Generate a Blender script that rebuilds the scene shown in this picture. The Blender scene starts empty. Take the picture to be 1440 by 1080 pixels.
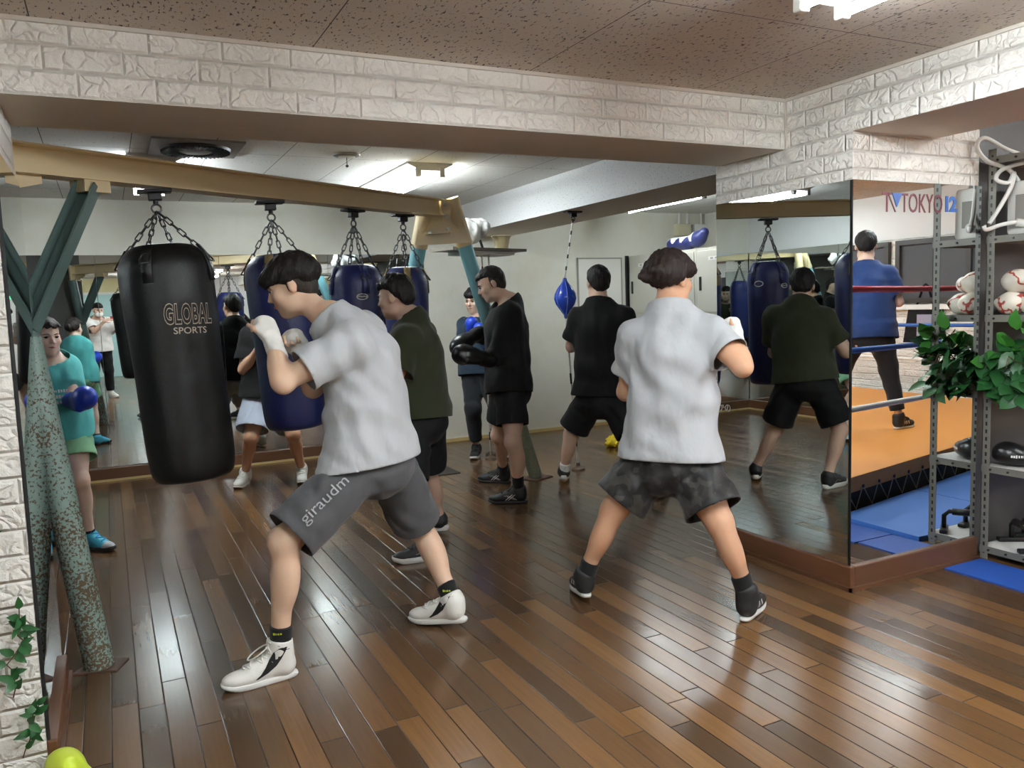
import bpy, bmesh, math, random
import numpy as np
from mathutils import Vector, Matrix
from mathutils.bvhtree import BVHTree
SC = bpy.context.scene
COL = SC.collection
PI = math.pi
random.seed(7)
RNG = np.random.default_rng(11)
VOXS = 1.0

# ------------------------------------------------------------------ materials
def lin(c):
    return tuple(((v/255.0)/12.92 if v/255.0 <= .04045 else ((v/255.0+.055)/1.055)**2.4) for v in c)
class N:
    """small node-graph helper"""
    def __init__(s, name):
        s.m = bpy.data.materials.new(name); s.m.use_nodes = True
        s.t = s.m.node_tree; s.t.nodes.clear()
        s.out = s.t.nodes.new('ShaderNodeOutputMaterial')
        s.b = s.t.nodes.new('ShaderNodeBsdfPrincipled')
        s.t.links.new(s.b.outputs[0], s.out.inputs[0])
    def n(s, typ, **kw):
        nd = s.t.nodes.new('ShaderNode'+typ)
        for k, v in kw.items():
            if k.startswith('i_'):
                s.set(nd.inputs[k[2:].replace('_', ' ')], v)
            else: setattr(nd, k, v)
        return nd
    def set(s, sock, v):
        if hasattr(v, 'is_output'): s.t.links.new(v, sock)
        elif hasattr(v, 'outputs'): s.t.links.new(v.outputs[0], sock)
        else:
            if isinstance(v, tuple) and len(v) == 3 and sock.type == 'RGBA': v = (*v, 1)
            sock.default_value = v
    def p(s, **kw):
        for k, v in kw.items(): s.set(s.b.inputs[k.replace('_', ' ')], v)
        return s
    def math(s, op, a, b=0.0, c=None, clamp=False):
        nd = s.t.nodes.new('ShaderNodeMath'); nd.operation = op; nd.use_clamp = clamp
        s.set(nd.inputs[0], a); s.set(nd.inputs[1], b)
        if c is not None: s.set(nd.inputs[2], c)
        return nd.outputs[0]
    def mix(s, fac, a, b):
        nd = s.t.nodes.new('ShaderNodeMix'); nd.data_type = 'RGBA'
        s.set(nd.inputs[0], fac); s.set(nd.inputs[6], a); s.set(nd.inputs[7], b)
        return nd.outputs[2]
    def ramp(s, fac, stops):
        nd = s.t.nodes.new('ShaderNodeValToRGB'); e = nd.color_ramp.elements
        while len(e) < len(stops): e.new(.5)
        for i, (p, c) in enumerate(stops):
            e[i].position = p; e[i].color = (*c, 1) if len(c) == 3 else c
        s.set(nd.inputs[0], fac); return nd.outputs[0]
    def xyz(s):
        tc = s.n('TexCoord'); sp = s.n('SeparateXYZ'); s.set(sp.inputs[0], tc.outputs['Object'])
        return sp.outputs
    def vec(s, x, y, z=0.0):
        c = s.n('CombineXYZ'); s.set(c.inputs[0], x); s.set(c.inputs[1], y); s.set(c.inputs[2], z); return c.outputs[0]
    def noise(s, scale, detail=3.0, vec=None, rough=.5, d4=None):
        nd = s.n('TexNoise'); nd.inputs['Scale'].default_value = scale; nd.inputs['Detail'].default_value = detail
        nd.inputs['Roughness'].default_value = rough
        if vec is None: vec = s.n('TexCoord').outputs['Object']
        s.set(nd.inputs['Vector'], vec); return nd.outputs['Fac']
    def bump(s, h, strength=.5, dist=.01):
        nd = s.n('Bump'); nd.inputs['Strength'].default_value = strength; nd.inputs['Distance'].default_value = dist
        s.set(nd.inputs['Height'], h); s.set(s.b.inputs['Normal'], nd.outputs[0]); return s

def simple(name, col, rough=.6, metal=0.0, bump=0.0, bscale=60, var=0.0, coat=0.0, **kw):
    g = N(name); c = lin(col)
    if var:
        f = g.noise(bscale*.15, 4)
        cc = g.mix(f, tuple(v*(1-var) for v in c), tuple(min(1, v*(1+var)) for v in c))
    else: cc = c
    g.p(Base_Color=cc, Roughness=rough, Metallic=metal, Coat_Weight=coat, **kw)
    if bump: g.bump(g.noise(bscale, 4), bump, .004)
    return g.m
def emit(name, col, strength):
    g = N(name); g.p(Base_Color=lin(col), Emission_Color=lin(col), Emission_Strength=strength); return g.m

def mat_floor():
    g = N('plank_floor'); x, y, z = g.xyz()
    W, L = .088, 1.15
    u = g.math('DIVIDE', x, W); iu = g.math('FLOOR', u); fu = g.math('SUBTRACT', u, iu)
    wn = g.n('TexWhiteNoise', noise_dimensions='1D'); g.set(wn.inputs['W'], iu)
    v = g.math('ADD', g.math('DIVIDE', y, L), g.math('MULTIPLY', wn.outputs['Value'], 7.3)); iv = g.math('FLOOR', v); fv = g.math('SUBTRACT', v, iv)
    w2 = g.n('TexWhiteNoise', noise_dimensions='2D'); g.set(w2.inputs['Vector'], g.vec(iu, iv))
    r = w2.outputs['Value']
    base = g.ramp(r, [(0, lin((66, 48, 34))), (.3, lin((88, 63, 41))), (.65, lin((106, 75, 46))), (.9, lin((128, 90, 52))), (1, lin((138, 100, 60)))])
    grain = g.noise(1.0, 5, g.vec(g.math('MULTIPLY', x, 95.0), g.math('MULTIPLY', y, 4.0), g.math('MULTIPLY', r, 40.0)), .6)
    base = g.mix(g.math('MULTIPLY', grain, .55), base, lin((46, 27, 17)))
    wear = g.noise(1.1, 2)
    base = g.mix(g.math('MULTIPLY', wear, .35), base, lin((118, 94, 68)))
    eu = g.math('MINIMUM', fu, g.math('SUBTRACT', 1.0, fu)); ev = g.math('MULTIPLY', g.math('MINIMUM', fv, g.math('SUBTRACT', 1.0, fv)), L/W)
    e = g.math('MINIMUM', eu, ev)
    seam = g.math('SMOOTH_MIN', g.math('DIVIDE', e, .035), 1.0, .1)
    base = g.mix(g.math('SUBTRACT', 1.0, seam, clamp=True), base, lin((28, 19, 13)))
    sc = g.noise(5.0, 3, None, .5)
    rough = g.math('ADD', g.math('ADD', .13, g.math('MULTIPLY', sc, .10)), g.math('MULTIPLY', r, .06))
    g.p(Base_Color=base, Roughness=rough, Specular_IOR_Level=.5)
    h = g.math('ADD', g.math('MULTIPLY', seam, 1.0), g.math('ADD', g.math('MULTIPLY', grain, .12), g.math('MULTIPLY', r, .25)))
    h = g.math('ADD', h, g.math('MULTIPLY', g.noise(5.0, 1), .3))
    g.bump(h, .35, .0025)
    return g.m

def mat_brick(axis, tint=(238, 234, 226)):
    g = N('foam_brick_'+'xyz'[axis]); x, y, z = g.xyz()
    u = x if axis == 1 else y
    hh, ww = .0808, .24
    v = g.math('DIVIDE', g.math('SUBTRACT', z, 2.1535), hh); iv = g.math('FLOOR', v); fv = g.math('SUBTRACT', v, iv)
    wn = g.n('TexWhiteNoise', noise_dimensions='1D'); g.set(wn.inputs['W'], iv)
    uu = g.math('ADD', g.math('DIVIDE', u, ww), g.math('ADD', g.math('MULTIPLY', iv, .5), g.math('MULTIPLY', wn.outputs['Value'], .22))); iu = g.math('FLOOR', uu); fu = g.math('SUBTRACT', uu, iu)
    e = g.math('MINIMUM', g.math('MULTIPLY', g.math('MINIMUM', fu, g.math('SUBTRACT', 1.0, fu)), ww), g.math('MULTIPLY', g.math('MINIMUM', fv, g.math('SUBTRACT', 1.0, fv)), hh))
    face = g.math('DIVIDE', e, .009, clamp=True)
    p = g.vec(u, z, g.math('ADD', iv, g.math('MULTIPLY', iu, 3.7)))
    n1 = g.noise(17, 5, p, .6)
    vo = g.n('TexVoronoi', feature='DISTANCE_TO_EDGE'); vo.inputs['Scale'].default_value = 13
    wv = g.n('VectorMath', operation='ADD'); g.set(wv.inputs[0], p); nn = g.n('TexNoise'); nn.inputs['Scale'].default_value = 9; g.set(nn.inputs['Vector'], p)
    g.set(wv.inputs[1], g.n('VectorMath', operation='SCALE', i_Scale=.25).outputs[0]); 
    sc = wv.inputs[1].links[0].from_node; g.set(sc.inputs[0], nn.outputs['Color'])
    g.set(vo.inputs['Vector'], wv.outputs[0])
    rid = g.math('MINIMUM', g.math('MULTIPLY', vo.outputs['Distance'], 3.0), .5)
    h = g.math('ADD', .40, g.math('MULTIPLY', face, g.math('ADD', -.12, g.math('ADD', g.math('MULTIPLY', n1, 1.0), g.math('MULTIPLY', rid, .6)))))
    c = g.mix(face, lin(tuple(min(255, int(v*1.03)) for v in tint)), lin(tint))
    c = g.mix(g.math('MULTIPLY', g.noise(2.2, 3), .3), c, lin((222, 214, 200)))
    g.p(Base_Color=c, Roughness=.55)
    g.bump(h, .9, .018)
    return g.m

def mat_ceiling(name, tx, ty, col=(196, 188, 178), dens=.62):
    g = N(name); x, y, z = g.xyz()
    n1 = g.noise(1.0, 2, g.vec(g.math('MULTIPLY', x, 84.0), g.math('MULTIPLY', y, 34.0)), .6)
    n2 = g.noise(5.0, 2)
    pit = g.math('MULTIPLY', g.math('SUBTRACT', g.math('ADD', n1, g.math('MULTIPLY', g.math('SUBTRACT', n2, .5), .12)), dens), 18.0, clamp=True)
    def seam(c, period, off):
        q = g.math('DIVIDE', g.math('SUBTRACT', c, off), period); f = g.math('SUBTRACT', q, g.math('FLOOR', q))
        return g.math('LESS_THAN', g.math('MULTIPLY', g.math('MINIMUM', f, g.math('SUBTRACT', 1.0, f)), period), .0022)
    s = g.math('MAXIMUM', seam(x, tx[0], tx[1]), seam(y, ty[0], ty[1]))
    c = g.mix(pit, lin(col), lin(tuple(int(v*.38) for v in col)))
    c = g.mix(s, c, lin((88, 80, 72)))
    g.p(Base_Color=c, Roughness=.9); g.bump(g.math('SUBTRACT', 1.0, pit), .5, .004)
    return g.m

def mat_plaster(name, col, var=.1, stain=(190, 182, 160)):
    g = N(name)
    n = g.noise(1.6, 6, None, .65); n2 = g.noise(55, 3)
    c = g.mix(g.math('MULTIPLY', g.math('SUBTRACT', n, .45, clamp=True), 2.2, clamp=True), lin(col), lin(stain))
    sp = g.math('MULTIPLY', g.math('SUBTRACT', g.noise(14, 8, None, .75), .66), 14.0, clamp=True)
    c = g.mix(g.math('MULTIPLY', sp, .45), c, lin((120, 112, 98)))
    g.p(Base_Color=c, Roughness=.75); g.bump(n2, .25, .004); return g.m

def mat_rust():
    g = N('rusty_pale_teal_paint'); x, y, z = g.xyz()
    n = g.noise(95, 3, None, .6); n2 = g.noise(7, 4)
    hgt = g.math('MULTIPLY', g.math('SUBTRACT', 1.3, z, clamp=True), .15)
    f = g.math('MULTIPLY', g.math('SUBTRACT', g.math('ADD', n, g.math('ADD', hgt, g.math('MULTIPLY', g.math('SUBTRACT', n2, .5), .3))), .60), 20.0, clamp=True)
    paint = g.mix(g.noise(2.5, 3), lin((122, 146, 138)), lin((142, 166, 156)))
    c = g.mix(f, paint, lin((92, 76, 54)))
    g.p(Base_Color=c, Roughness=g.math('ADD', .38, g.math('MULTIPLY', f, .4))); g.bump(f, .3, .002); return g.m

def mat_leather(name, col, rough=.38, sc=160, bump=.25):
    g = N(name); c = lin(col)
    vo = g.n('TexVoronoi', feature='DISTANCE_TO_EDGE'); vo.inputs['Scale'].default_value = sc
    g.set(vo.inputs['Vector'], g.n('TexCoord').outputs['Object'])
    n = g.noise(4, 4)
    g.p(Base_Color=g.mix(n, c, tuple(min(1, v*1.25+.002) for v in c)), Roughness=g.math('ADD', rough-.08, g.math('MULTIPLY', n, .2)), Specular_IOR_Level=.5)
    h = g.math('ADD', g.math('MULTIPLY', vo.outputs['Distance'], .5), g.math('MULTIPLY', g.noise(7, 3), 2.5))
    g.bump(h, bump, .006); return g.m

def mat_cloth(name, col, rough=.85, fold=.5, sheen=.15, camo=None):
    g = N(name); c = lin(col)
    tc = g.n('TexCoord').outputs['Object']; mp = g.n('Mapping'); g.set(mp.inputs[0], tc); mp.inputs['Scale'].default_value = (1, 1, .55); mp.inputs['Rotation'].default_value = (.5, .4, 0)
    nf = g.noise(7, 2, mp.outputs[0], .45); ng = g.noise(19, 2, mp.outputs[0], .5)
    if camo:
        f = g.math('MULTIPLY', g.math('SUBTRACT', g.noise(13, 2, mp.outputs[0], .5), .5), 30.0, clamp=True)
        f2 = g.math('MULTIPLY', g.math('SUBTRACT', g.noise(19, 1), .56), 30.0, clamp=True)
        cc = g.mix(f2, g.mix(f, c, lin(camo[0])), lin(camo[1]))
    else: cc = c
    g.p(Base_Color=cc, Roughness=rough, Sheen_Weight=sheen, Specular_IOR_Level=.25)
    h = g.math('ADD', g.math('MULTIPLY', nf, 1.0), g.math('ADD', g.math('MULTIPLY', ng, .3), g.math('MULTIPLY', g.noise(420, 1), .012)))
    g.bump(h, fold, .03); return g.m

def mat_skin(name, col):
    g = N(name); c = lin(col)
    n = g.noise(9, 4); n2 = g.noise(30, 3)
    cc = g.mix(n, tuple(v*.86 for v in c), tuple(min(1, v*1.08) for v in c))
    cc = g.mix(g.math('MULTIPLY', g.math('SUBTRACT', n2, .5, clamp=True), 1.2, clamp=True), cc, (c[0]*.98, c[1]*.78, c[2]*.7))
    g.p(Base_Color=cc, Roughness=.5, Subsurface_Weight=.12, Subsurface_Radius=(.02, .008, .004), Subsurface_Scale=.4, Specular_IOR_Level=.4)
    g.bump(g.noise(160, 2), .12, .002); return g.m

def mat_hair(name, col=(22, 18, 17)):
    g = N(name); c = lin(col)
    mp = g.n('Mapping'); g.set(mp.inputs[0], g.n('TexCoord').outputs['Object']); mp.inputs['Scale'].default_value = (150, 150, 22)
    n = g.noise(1.0, 3, mp.outputs[0]); n2 = g.noise(22, 2)
    g.p(Base_Color=g.mix(n, tuple(v*.6 for v in c), tuple(v*1.6+.004 for v in c)), Roughness=.58, Specular_IOR_Level=.3)
    g.bump(g.math('ADD', n, g.math('MULTIPLY', n2, .6)), .7, .006); return g.m

def mat_wood(name, c1, c2, axis='x', rough=.45):
    g = N(name); x, y, z = g.xyz()
    s = {'x': (2, 40, 40), 'y': (40, 2, 40), 'z': (40, 40, 2)}[axis]
    n = g.noise(1, 5, g.vec(g.math('MULTIPLY', x, float(s[0])), g.math('MULTIPLY', y, float(s[1])), g.math('MULTIPLY', z, float(s[2]))))
    g.p(Base_Color=g.mix(n, lin(c1), lin(c2)), Roughness=rough); g.bump(n, .1, .003); return g.m

def mat_perf():
    g = N('spotted_white_duct_board'); x, y, z = g.xyz()
    n = g.noise(90, 3, None, .7)
    f = g.math('MULTIPLY', g.math('SUBTRACT', n, .60), 16.0, clamp=True)
    g.p(Base_Color=g.mix(f, lin((200, 200, 199)), lin((88, 86, 82))), Roughness=.8); return g.m

def mat_mirror():
    g = N('mirror_silver'); g.p(Base_Color=(.76, .80, .79), Metallic=1.0, Roughness=.008); return g.m

M = {}
M['floor'] = mat_floor(); M['brx'] = mat_brick(0); M['bry'] = mat_brick(1)
M['ceil_n'] = mat_ceiling('ceiling_tiles_near', (.91, .757), (.91, 2.255), (206, 196, 184), .60)
M['ceil_f'] = mat_ceiling('ceiling_tiles_far', (.455, .2), (.91, 4.6), (226, 224, 218), .66)
M['plaster'] = mat_plaster('painted_plaster', (222, 220, 208), stain=(204, 199, 180))
M['white'] = mat_plaster('white_wall_paint', (214, 214, 212), stain=(202, 202, 198))
M['tan'] = mat_plaster('beam_underside_paint', (222, 212, 198), stain=(212, 202, 188))
M['grey'] = simple('grey_wall_paint', (120, 118, 114), .7, bump=.1)
M['dgrey'] = simple('dark_grey_panel', (98, 95, 92), .55)
M['mirror'] = mat_mirror(); M['edge'] = simple('dark_mirror_edge', (30, 30, 30), .4)
M['base'] = mat_wood('brown_baseboard_wood', (78, 50, 32), (104, 68, 44), 'x'); M['basey'] = mat_wood('brown_baseboard_wood_side', (86, 54, 34), (112, 72, 46), 'y')
M['gold'] = simple('pale_gold_trim', (196, 172, 120), .4)
M['rust'] = mat_rust(); M['cyan'] = simple('cyan_pipe_paint', (128, 188, 198), .4, bump=.1, var=.12, bscale=40)
_g = N('worn_shaded_cyan_pipe'); _x, _y, _z = _g.xyz(); _f = _g.math('DIVIDE', _g.math('SUBTRACT', _g.math('ADD', _z, _g.math('MULTIPLY', _g.noise(12, 4), .5)), 1.15), .7, clamp=True)
_g.p(Base_Color=_g.mix(_f, _g.mix(_g.noise(60, 3), lin((98, 96, 76)), lin((138, 146, 126))), lin((128, 188, 198))), Roughness=.45); M['wornshadecyan'] = _g.m  # olive lower end: dirt, with dim light painted into the colour too
M['rustplate'] = simple('rusty_plate', (84, 62, 50), .7, bump=.3)
M['beige'] = simple('beige_steel_paint', (226, 206, 164), .42, bump=.06, bscale=20, var=.06)
M['teal'] = simple('grey_teal_steel_paint', (98, 120, 116), .42, var=.1)
M['steel'] = simple('chain_steel', (96, 96, 96), .35, 1.0); M['black'] = simple('black_metal', (22, 22, 23), .42)
M['bolt'] = simple('zinc_bolt', (168, 166, 158), .35, 1.0)
M['lamp'] = emit('fluorescent_tube', (240, 250, 255), 27.0)
M['lampn'] = emit('boosted_fluorescent_tube', (242, 250, 255), 38.0)  # stronger copy of the tube, added to brighten the near side
M['lampbody'] = simple('white_enamel', (225, 223, 216), .4)
M['pl_black'] = simple('black_plastic', (24, 24, 25), .4); M['pl_white'] = simple('white_plastic', (226, 224, 218), .4)
M['greypanel'] = simple('grey_ceiling_panel', (150, 146, 140), .6)
M['locker'] = simple('locker_enamel', (190, 188, 176), .45, bump=.03)
M['lockdark'] = simple('dark_locker_plinth', (66, 64, 60), .6)  # dark grey colour of the locker plinth
M['shelfmetal'] = simple('grey_slotted_angle', (122, 120, 112), .45, var=.06); M['shelfboard'] = simple('pale_shelf_board', (208, 206, 200), .6)
M['orange'] = N('ring_canvas_orange').p(Base_Color=lin((216, 142, 58)), Roughness=.5).m
M['bluemat'] = simple('blue_foam_mat', (66, 118, 196), .55, bump=.15, bscale=200); M['matedge'] = simple('deep_blue_mat', (36, 82, 168), .55)
M['redrope'] = simple('red_rope_sleeve', (178, 52, 60), .6, bump=.2); M['bluerope'] = simple('blue_rope_sleeve', (44, 92, 168), .6, bump=.2); M['whiterope'] = simple('white_rope_sleeve', (224, 222, 216), .6, bump=.2)
M['skinA'] = mat_skin('skin_tanned', (232, 196, 168)); M['skinB'] = mat_skin('skin_warm', (220, 172, 140)); M['skinC'] = mat_skin('skin_light', (222, 186, 164)); M['skinW'] = mat_skin('skin_pale', (232, 200, 182))
M['hair'] = mat_hair('black_hair'); M['hairB'] = mat_hair('dark_brown_hair', (40, 30, 27)); M['hairW'] = mat_hair('brown_tied_hair', (38, 29, 26))
M['stubble'] = mat_hair('clipped_hair', (46, 40, 36))
M['eyew'] = simple('eye_white', (226, 222, 216), .2); M['iris'] = simple('dark_iris', (26, 18, 14), .15); M['lips'] = simple('lip_skin', (176, 92, 88), .45)
M['ltgrey'] = mat_cloth('light_grey_jersey', (188, 191, 194), fold=.85); M['grey_sh'] = mat_cloth('charcoal_running_shorts', (78, 78, 80), fold=.35)
M['camo'] = mat_cloth('black_camo_shorts', (26, 25, 25), rough=.45, fold=.5, camo=((40, 38, 37), (56, 54, 52))); M['olive'] = mat_cloth('dark_olive_jersey', (50, 54, 36), fold=.4)
M['blk'] = mat_cloth('black_jersey', (21, 21, 22), fold=.4, sheen=.05); M['blksh'] = mat_cloth('black_shorts', (19, 19, 21), rough=.7, fold=.35, sheen=.03)
M['navy'] = mat_cloth('navy_jersey', (34, 50, 66), fold=.4); M['navyt'] = mat_cloth('blue_tee', (34, 56, 104), fold=.4); M['dkpants'] = mat_cloth('dark_track_pants', (30, 33, 38), fold=.4)
M['tealt'] = mat_cloth('teal_tee', (86, 178, 176), fold=.5); M['green'] = mat_cloth('sage_green_shorts', (122, 170, 132), fold=.4)
M['bluegrey'] = mat_cloth('pale_blue_grey_shorts', (186, 194, 210), fold=.4); M['whitet'] = mat_cloth('white_tee', (226, 224, 220), fold=.4)
M['wrap'] = mat_cloth('white_hand_wrap', (234, 232, 226), fold=.35); M['sockb'] = mat_cloth('black_sock', (24, 24, 25), fold=.2); M['sockw'] = mat_cloth('white_sock', (230, 228, 224), fold=.2)
M['yel'] = simple('lime_print', (196, 214, 40), .6)
M['shoew'] = mat_leather('white_shoe_upper', (228, 226, 218), .5, 90, .12); M['shoeb'] = mat_leather('black_shoe_upper', (26, 26, 27), .55, 90, .15); M['solew'] = simple('white_sole_rubber', (228, 226, 220), .5); M['solek'] = simple('black_sole_rubber', (24, 24, 24), .5)
M['shoet'] = mat_leather('turquoise_shoe_upper', (60, 160, 186), .55, 90, .15); M['shoegrey'] = simple('grey_shoe_panel', (170, 172, 174), .5)
M['lace'] = simple('white_lace', (232, 230, 222), .7); M['laceb'] = simple('black_lace', (28, 28, 28), .7)
M['glvk'] = mat_leather('black_glove_leather', (18, 18, 19), .3, 120, .12); M['glvb'] = mat_leather('blue_glove_leather', (30, 62, 178), .33, 120, .15)
M['bagk'] = mat_leather('black_bag_leather', (15, 15, 16), .42, 110, .35); M['bagb'] = mat_leather('navy_bag_leather', (32, 40, 92), .36, 110, .35); M['strap'] = simple('tan_strap', (158, 138, 92), .6)
M['cream'] = simple('cream_print', (226, 214, 196), .6); M['brownp'] = simple('brown_print', (120, 84, 48), .6); M['whitep'] = simple('white_print', (232, 232, 230), .5); M['greyp'] = simple('grey_print', (160, 160, 162), .6); M['blackp'] = simple('black_print', (18, 18, 18), .5)
M['leaf'] = simple('pothos_leaf', (62, 128, 50), .38, bump=.1, bscale=30, var=.4); M['leafd'] = simple('pothos_leaf_deep', (40, 92, 46), .4, bump=.1, bscale=30, var=.4)
M['planter'] = simple('mint_planter', (190, 208, 196), .5); M['twig'] = simple('dry_twig', (96, 72, 44), .8)

# ------------------------------------------------------------------ mesh helpers
def obj_from(name, V, F, mats, parent=None, smooth=True, mi=None):
    me = bpy.data.meshes.new(name)
    me.from_pydata([tuple(map(float, v)) for v in V], [], [tuple(int(i) for i in f) for f in F])
    for m in (mats if isinstance(mats, (list, tuple)) else [mats]): me.materials.append(m)
    if smooth: me.polygons.foreach_set('use_smooth', [True]*len(me.polygons))
    if mi is not None: me.polygons.foreach_set('material_index', [int(i) for i in mi])
    me.update()
    o = bpy.data.objects.new(name, me); COL.objects.link(o)
    if parent: o.parent = parent
    return o
def tag(o, label, cat, group=None):
    o['label'] = label; o['category'] = cat
    if group: o['group'] = group
    return o
def empty(name, loc, label=None, cat=None, group=None, rot=(0, 0, 0)):
    o = bpy.data.objects.new(name, None); COL.objects.link(o); o.location = loc; o.rotation_euler = rot; o.empty_display_size = .1
    if label: tag(o, label, cat, group)
    return o
class MB:
    """collects shapes into one mesh"""
    def __init__(s): s.V = []; s.F = []; s.MI = []; s.cur = 0
    def add(s, V, F):
        b = len(s.V); s.V.extend([tuple(v) for v in V]); s.F.extend([tuple(b+i for i in f) for f in F]); s.MI.extend([s.cur]*len(F)); return s
    def mat(s, i): s.cur = i; return s
    def box(s, lo, hi, rot=None, piv=None, bev=0.0):
        bm = bmesh.new(); bmesh.ops.create_cube(bm, size=1)
        c = [(a+b)/2 for a, b in zip(lo, hi)]; d = [abs(b-a) for a, b in zip(lo, hi)]
        for v in bm.verts: v.co = Vector((v.co.x*d[0]+c[0], v.co.y*d[1]+c[1], v.co.z*d[2]+c[2]))
        if bev: bmesh.ops.bevel(bm, geom=bm.edges[:], offset=min(bev, min(d)*.45), segments=2, affect='EDGES', profile=.5)
        if rot is not None:
            p = Vector(piv or c)
            for v in bm.verts: v.co = p+rot@(v.co-p)
        bm.verts.index_update(); s.add([v.co[:] for v in bm.verts], [[v.index for v in f.verts] for f in bm.faces]); bm.free(); return s
    def tube(s, pts, r, seg=10, closed=False, cap=True):
        P = [Vector(p) for p in pts]; n = len(P); rs = r if isinstance(r, (list, tuple)) else [r]*n
        T = []
        for i in range(n):
            a = P[(i-1) % n] if (closed or i > 0) else P[i]; b = P[(i+1) % n] if (closed or i < n-1) else P[i]
            t = (b-a); T.append(t.normalized() if t.length > 1e-9 else Vector((0, 0, 1)))
        nrm = T[0].orthogonal().normalized(); V = []; F = []
        for i in range(n):
            nrm = (nrm-T[i]*nrm.dot(T[i])); nrm = nrm.normalized() if nrm.length > 1e-6 else T[i].orthogonal().normalized()
            bi = T[i].cross(nrm)
            for k in range(seg):
                a = 2*PI*k/seg; V.append(P[i]+(nrm*math.cos(a)+bi*math.sin(a))*rs[i])
        m = n if closed else n-1
        for i in range(m):
            for k in range(seg):
                k2 = (k+1) % seg; j = (i+1) % n
                F.append((i*seg+k, i*seg+k2, j*seg+k2, j*seg+k))
        if cap and not closed:
            F.append(tuple(range(seg-1, -1, -1))); F.append(tuple((n-1)*seg+k for k in range(seg)))
        return s.add(V, F)
    def lathe(s, prof, seg=32, c=(0, 0, 0)):
        V = []; F = []; n = len(prof)
        for r, z in prof:
            for k in range(seg):
                a = 2*PI*k/seg; V.append((c[0]+r*math.cos(a), c[1]+r*math.sin(a), c[2]+z))
        for i in range(n-1):
            for k in range(seg):
                k2 = (k+1) % seg; F.append((i*seg+k, i*seg+k2, (i+1)*seg+k2, (i+1)*seg+k))
        if prof[0][0] > 1e-4: F.append(tuple(range(seg-1, -1, -1)))
        if prof[-1][0] > 1e-4: F.append(tuple((n-1)*seg+k for k in range(seg)))
        return s.add(V, F)
    def prism(s, pts, lo, hi, axis=2):
        """polygon extruded along an axis"""
        n = len(pts)
        def put(p, h):
            return (p[0], p[1], h) if axis == 2 else ((h, p[0], p[1]) if axis == 0 else (p[0], h, p[1]))
        V = [put(p, lo) for p in pts]+[put(p, hi) for p in pts]
        F = [tuple(range(n-1, -1, -1)), tuple(range(n, 2*n))]+[(i, (i+1) % n, n+(i+1) % n, n+i) for i in range(n)]
        if axis == 1: F = [tuple(reversed(f)) for f in F]
        return s.add(V, F)
    def build(s, name, mats, parent=None, smooth=False, off=None):
        V = s.V if off is None else [tuple(v[i]-off[i] for i in range(3)) for v in s.V]
        o = obj_from(name, V, s.F, mats, parent, smooth, s.MI if isinstance(mats, (list, tuple)) else None)
        if smooth == 'auto':
            o.data.polygons.foreach_set('use_smooth', [True]*len(o.data.polygons)); o.data.set_sharp_from_angle(angle=math.radians(40))
        return o
def struct(o):
    o['kind'] = 'structure'; return o
def wallbox(name, lo, hi, m): return struct(MB().box(lo, hi).build(name, m))

# ------------------------------------------------------------------ implicit surfaces
F32 = np.float32
def smin(a, b, k):
    h = np.clip(.5+.5*(b-a)/k, 0, 1); return b+(a-b)*h-k*h*(1-h)
def smax(a, b, k): return -smin(-a, -b, k)
def v3(*a): return np.array(a[0] if len(a) == 1 else a, float)
def nrm(v): v = np.asarray(v, float); return v/max(1e-9, np.linalg.norm(v))
def RC(a, b, ra, rb, k=.02, cut=None):
    a = v3(a); b = v3(b); ab = b-a; L2 = max(1e-9, ab@ab)
    def f(x, y, z):
        px, py, pz = x-a[0], y-a[1], z-a[2]
        t = np.clip((px*ab[0]+py*ab[1]+pz*ab[2])/L2, 0, 1)
        d = np.sqrt((px-t*ab[0])**2+(py-t*ab[1])**2+(pz-t*ab[2])**2)-(ra+(rb-ra)*t)
        if cut is not None:
            p, n = cut; d = np.maximum(d, (x-p[0])*n[0]+(y-p[1])*n[1]+(z-p[2])*n[2])
        return d
    return f, np.minimum(a-ra, b-rb), np.maximum(a+ra, b+rb), k
def EL(c, fr, r, k=.02):
    c = v3(c); fr = np.asarray(fr, float); r = v3(r)
    def f(x, y, z):
        px, py, pz = x-c[0], y-c[1], z-c[2]; k0 = 0; k1 = 0
        for i in range(3):
            q = px*fr[i][0]+py*fr[i][1]+pz*fr[i][2]; k0 = k0+(q/r[i])**2; k1 = k1+(q/r[i]**2)**2
        k0 = np.sqrt(k0); return k0*(k0-1)/np.maximum(np.sqrt(k1), 1e-6)
    e = np.sqrt(sum((fr[i]*r[i])**2 for i in range(3)))
    return f, c-e, c+e, k
def EC(a, b, side, ra, rb, k=.02, cut=None):
    """elliptical cone from a to b; side = lateral axis; ra, rb = (lateral, depth) radii"""
    a = v3(a); b = v3(b); L = np.linalg.norm(b-a); w = (b-a)/L; s = nrm(v3(side)-w*(v3(side)@w)); q = np.cross(w, s)
    def f(x, y, z):
        px, py, pz = x-a[0], y-a[1], z-a[2]
        h = px*w[0]+py*w[1]+pz*w[2]; t = np.clip(h/L, 0, 1); o = h-t*L
        rx = ra[0]+(rb[0]-ra[0])*t; ry = ra[1]+(rb[1]-ra[1])*t
        u = px*s[0]+py*s[1]+pz*s[2]; v = px*q[0]+py*q[1]+pz*q[2]
        d = (np.sqrt((u/rx)**2+(v/ry)**2+(o/np.minimum(rx, ry))**2)-1)*np.minimum(rx, ry)
        if cut is not None:
            p, n = cut; d = np.maximum(d, (x-p[0])*n[0]+(y-p[1])*n[1]+(z-p[2])*n[2])
        return d
    R = max(ra+rb)
    return f, np.minimum(a, b)-R, np.maximum(a, b)+R, k
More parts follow.
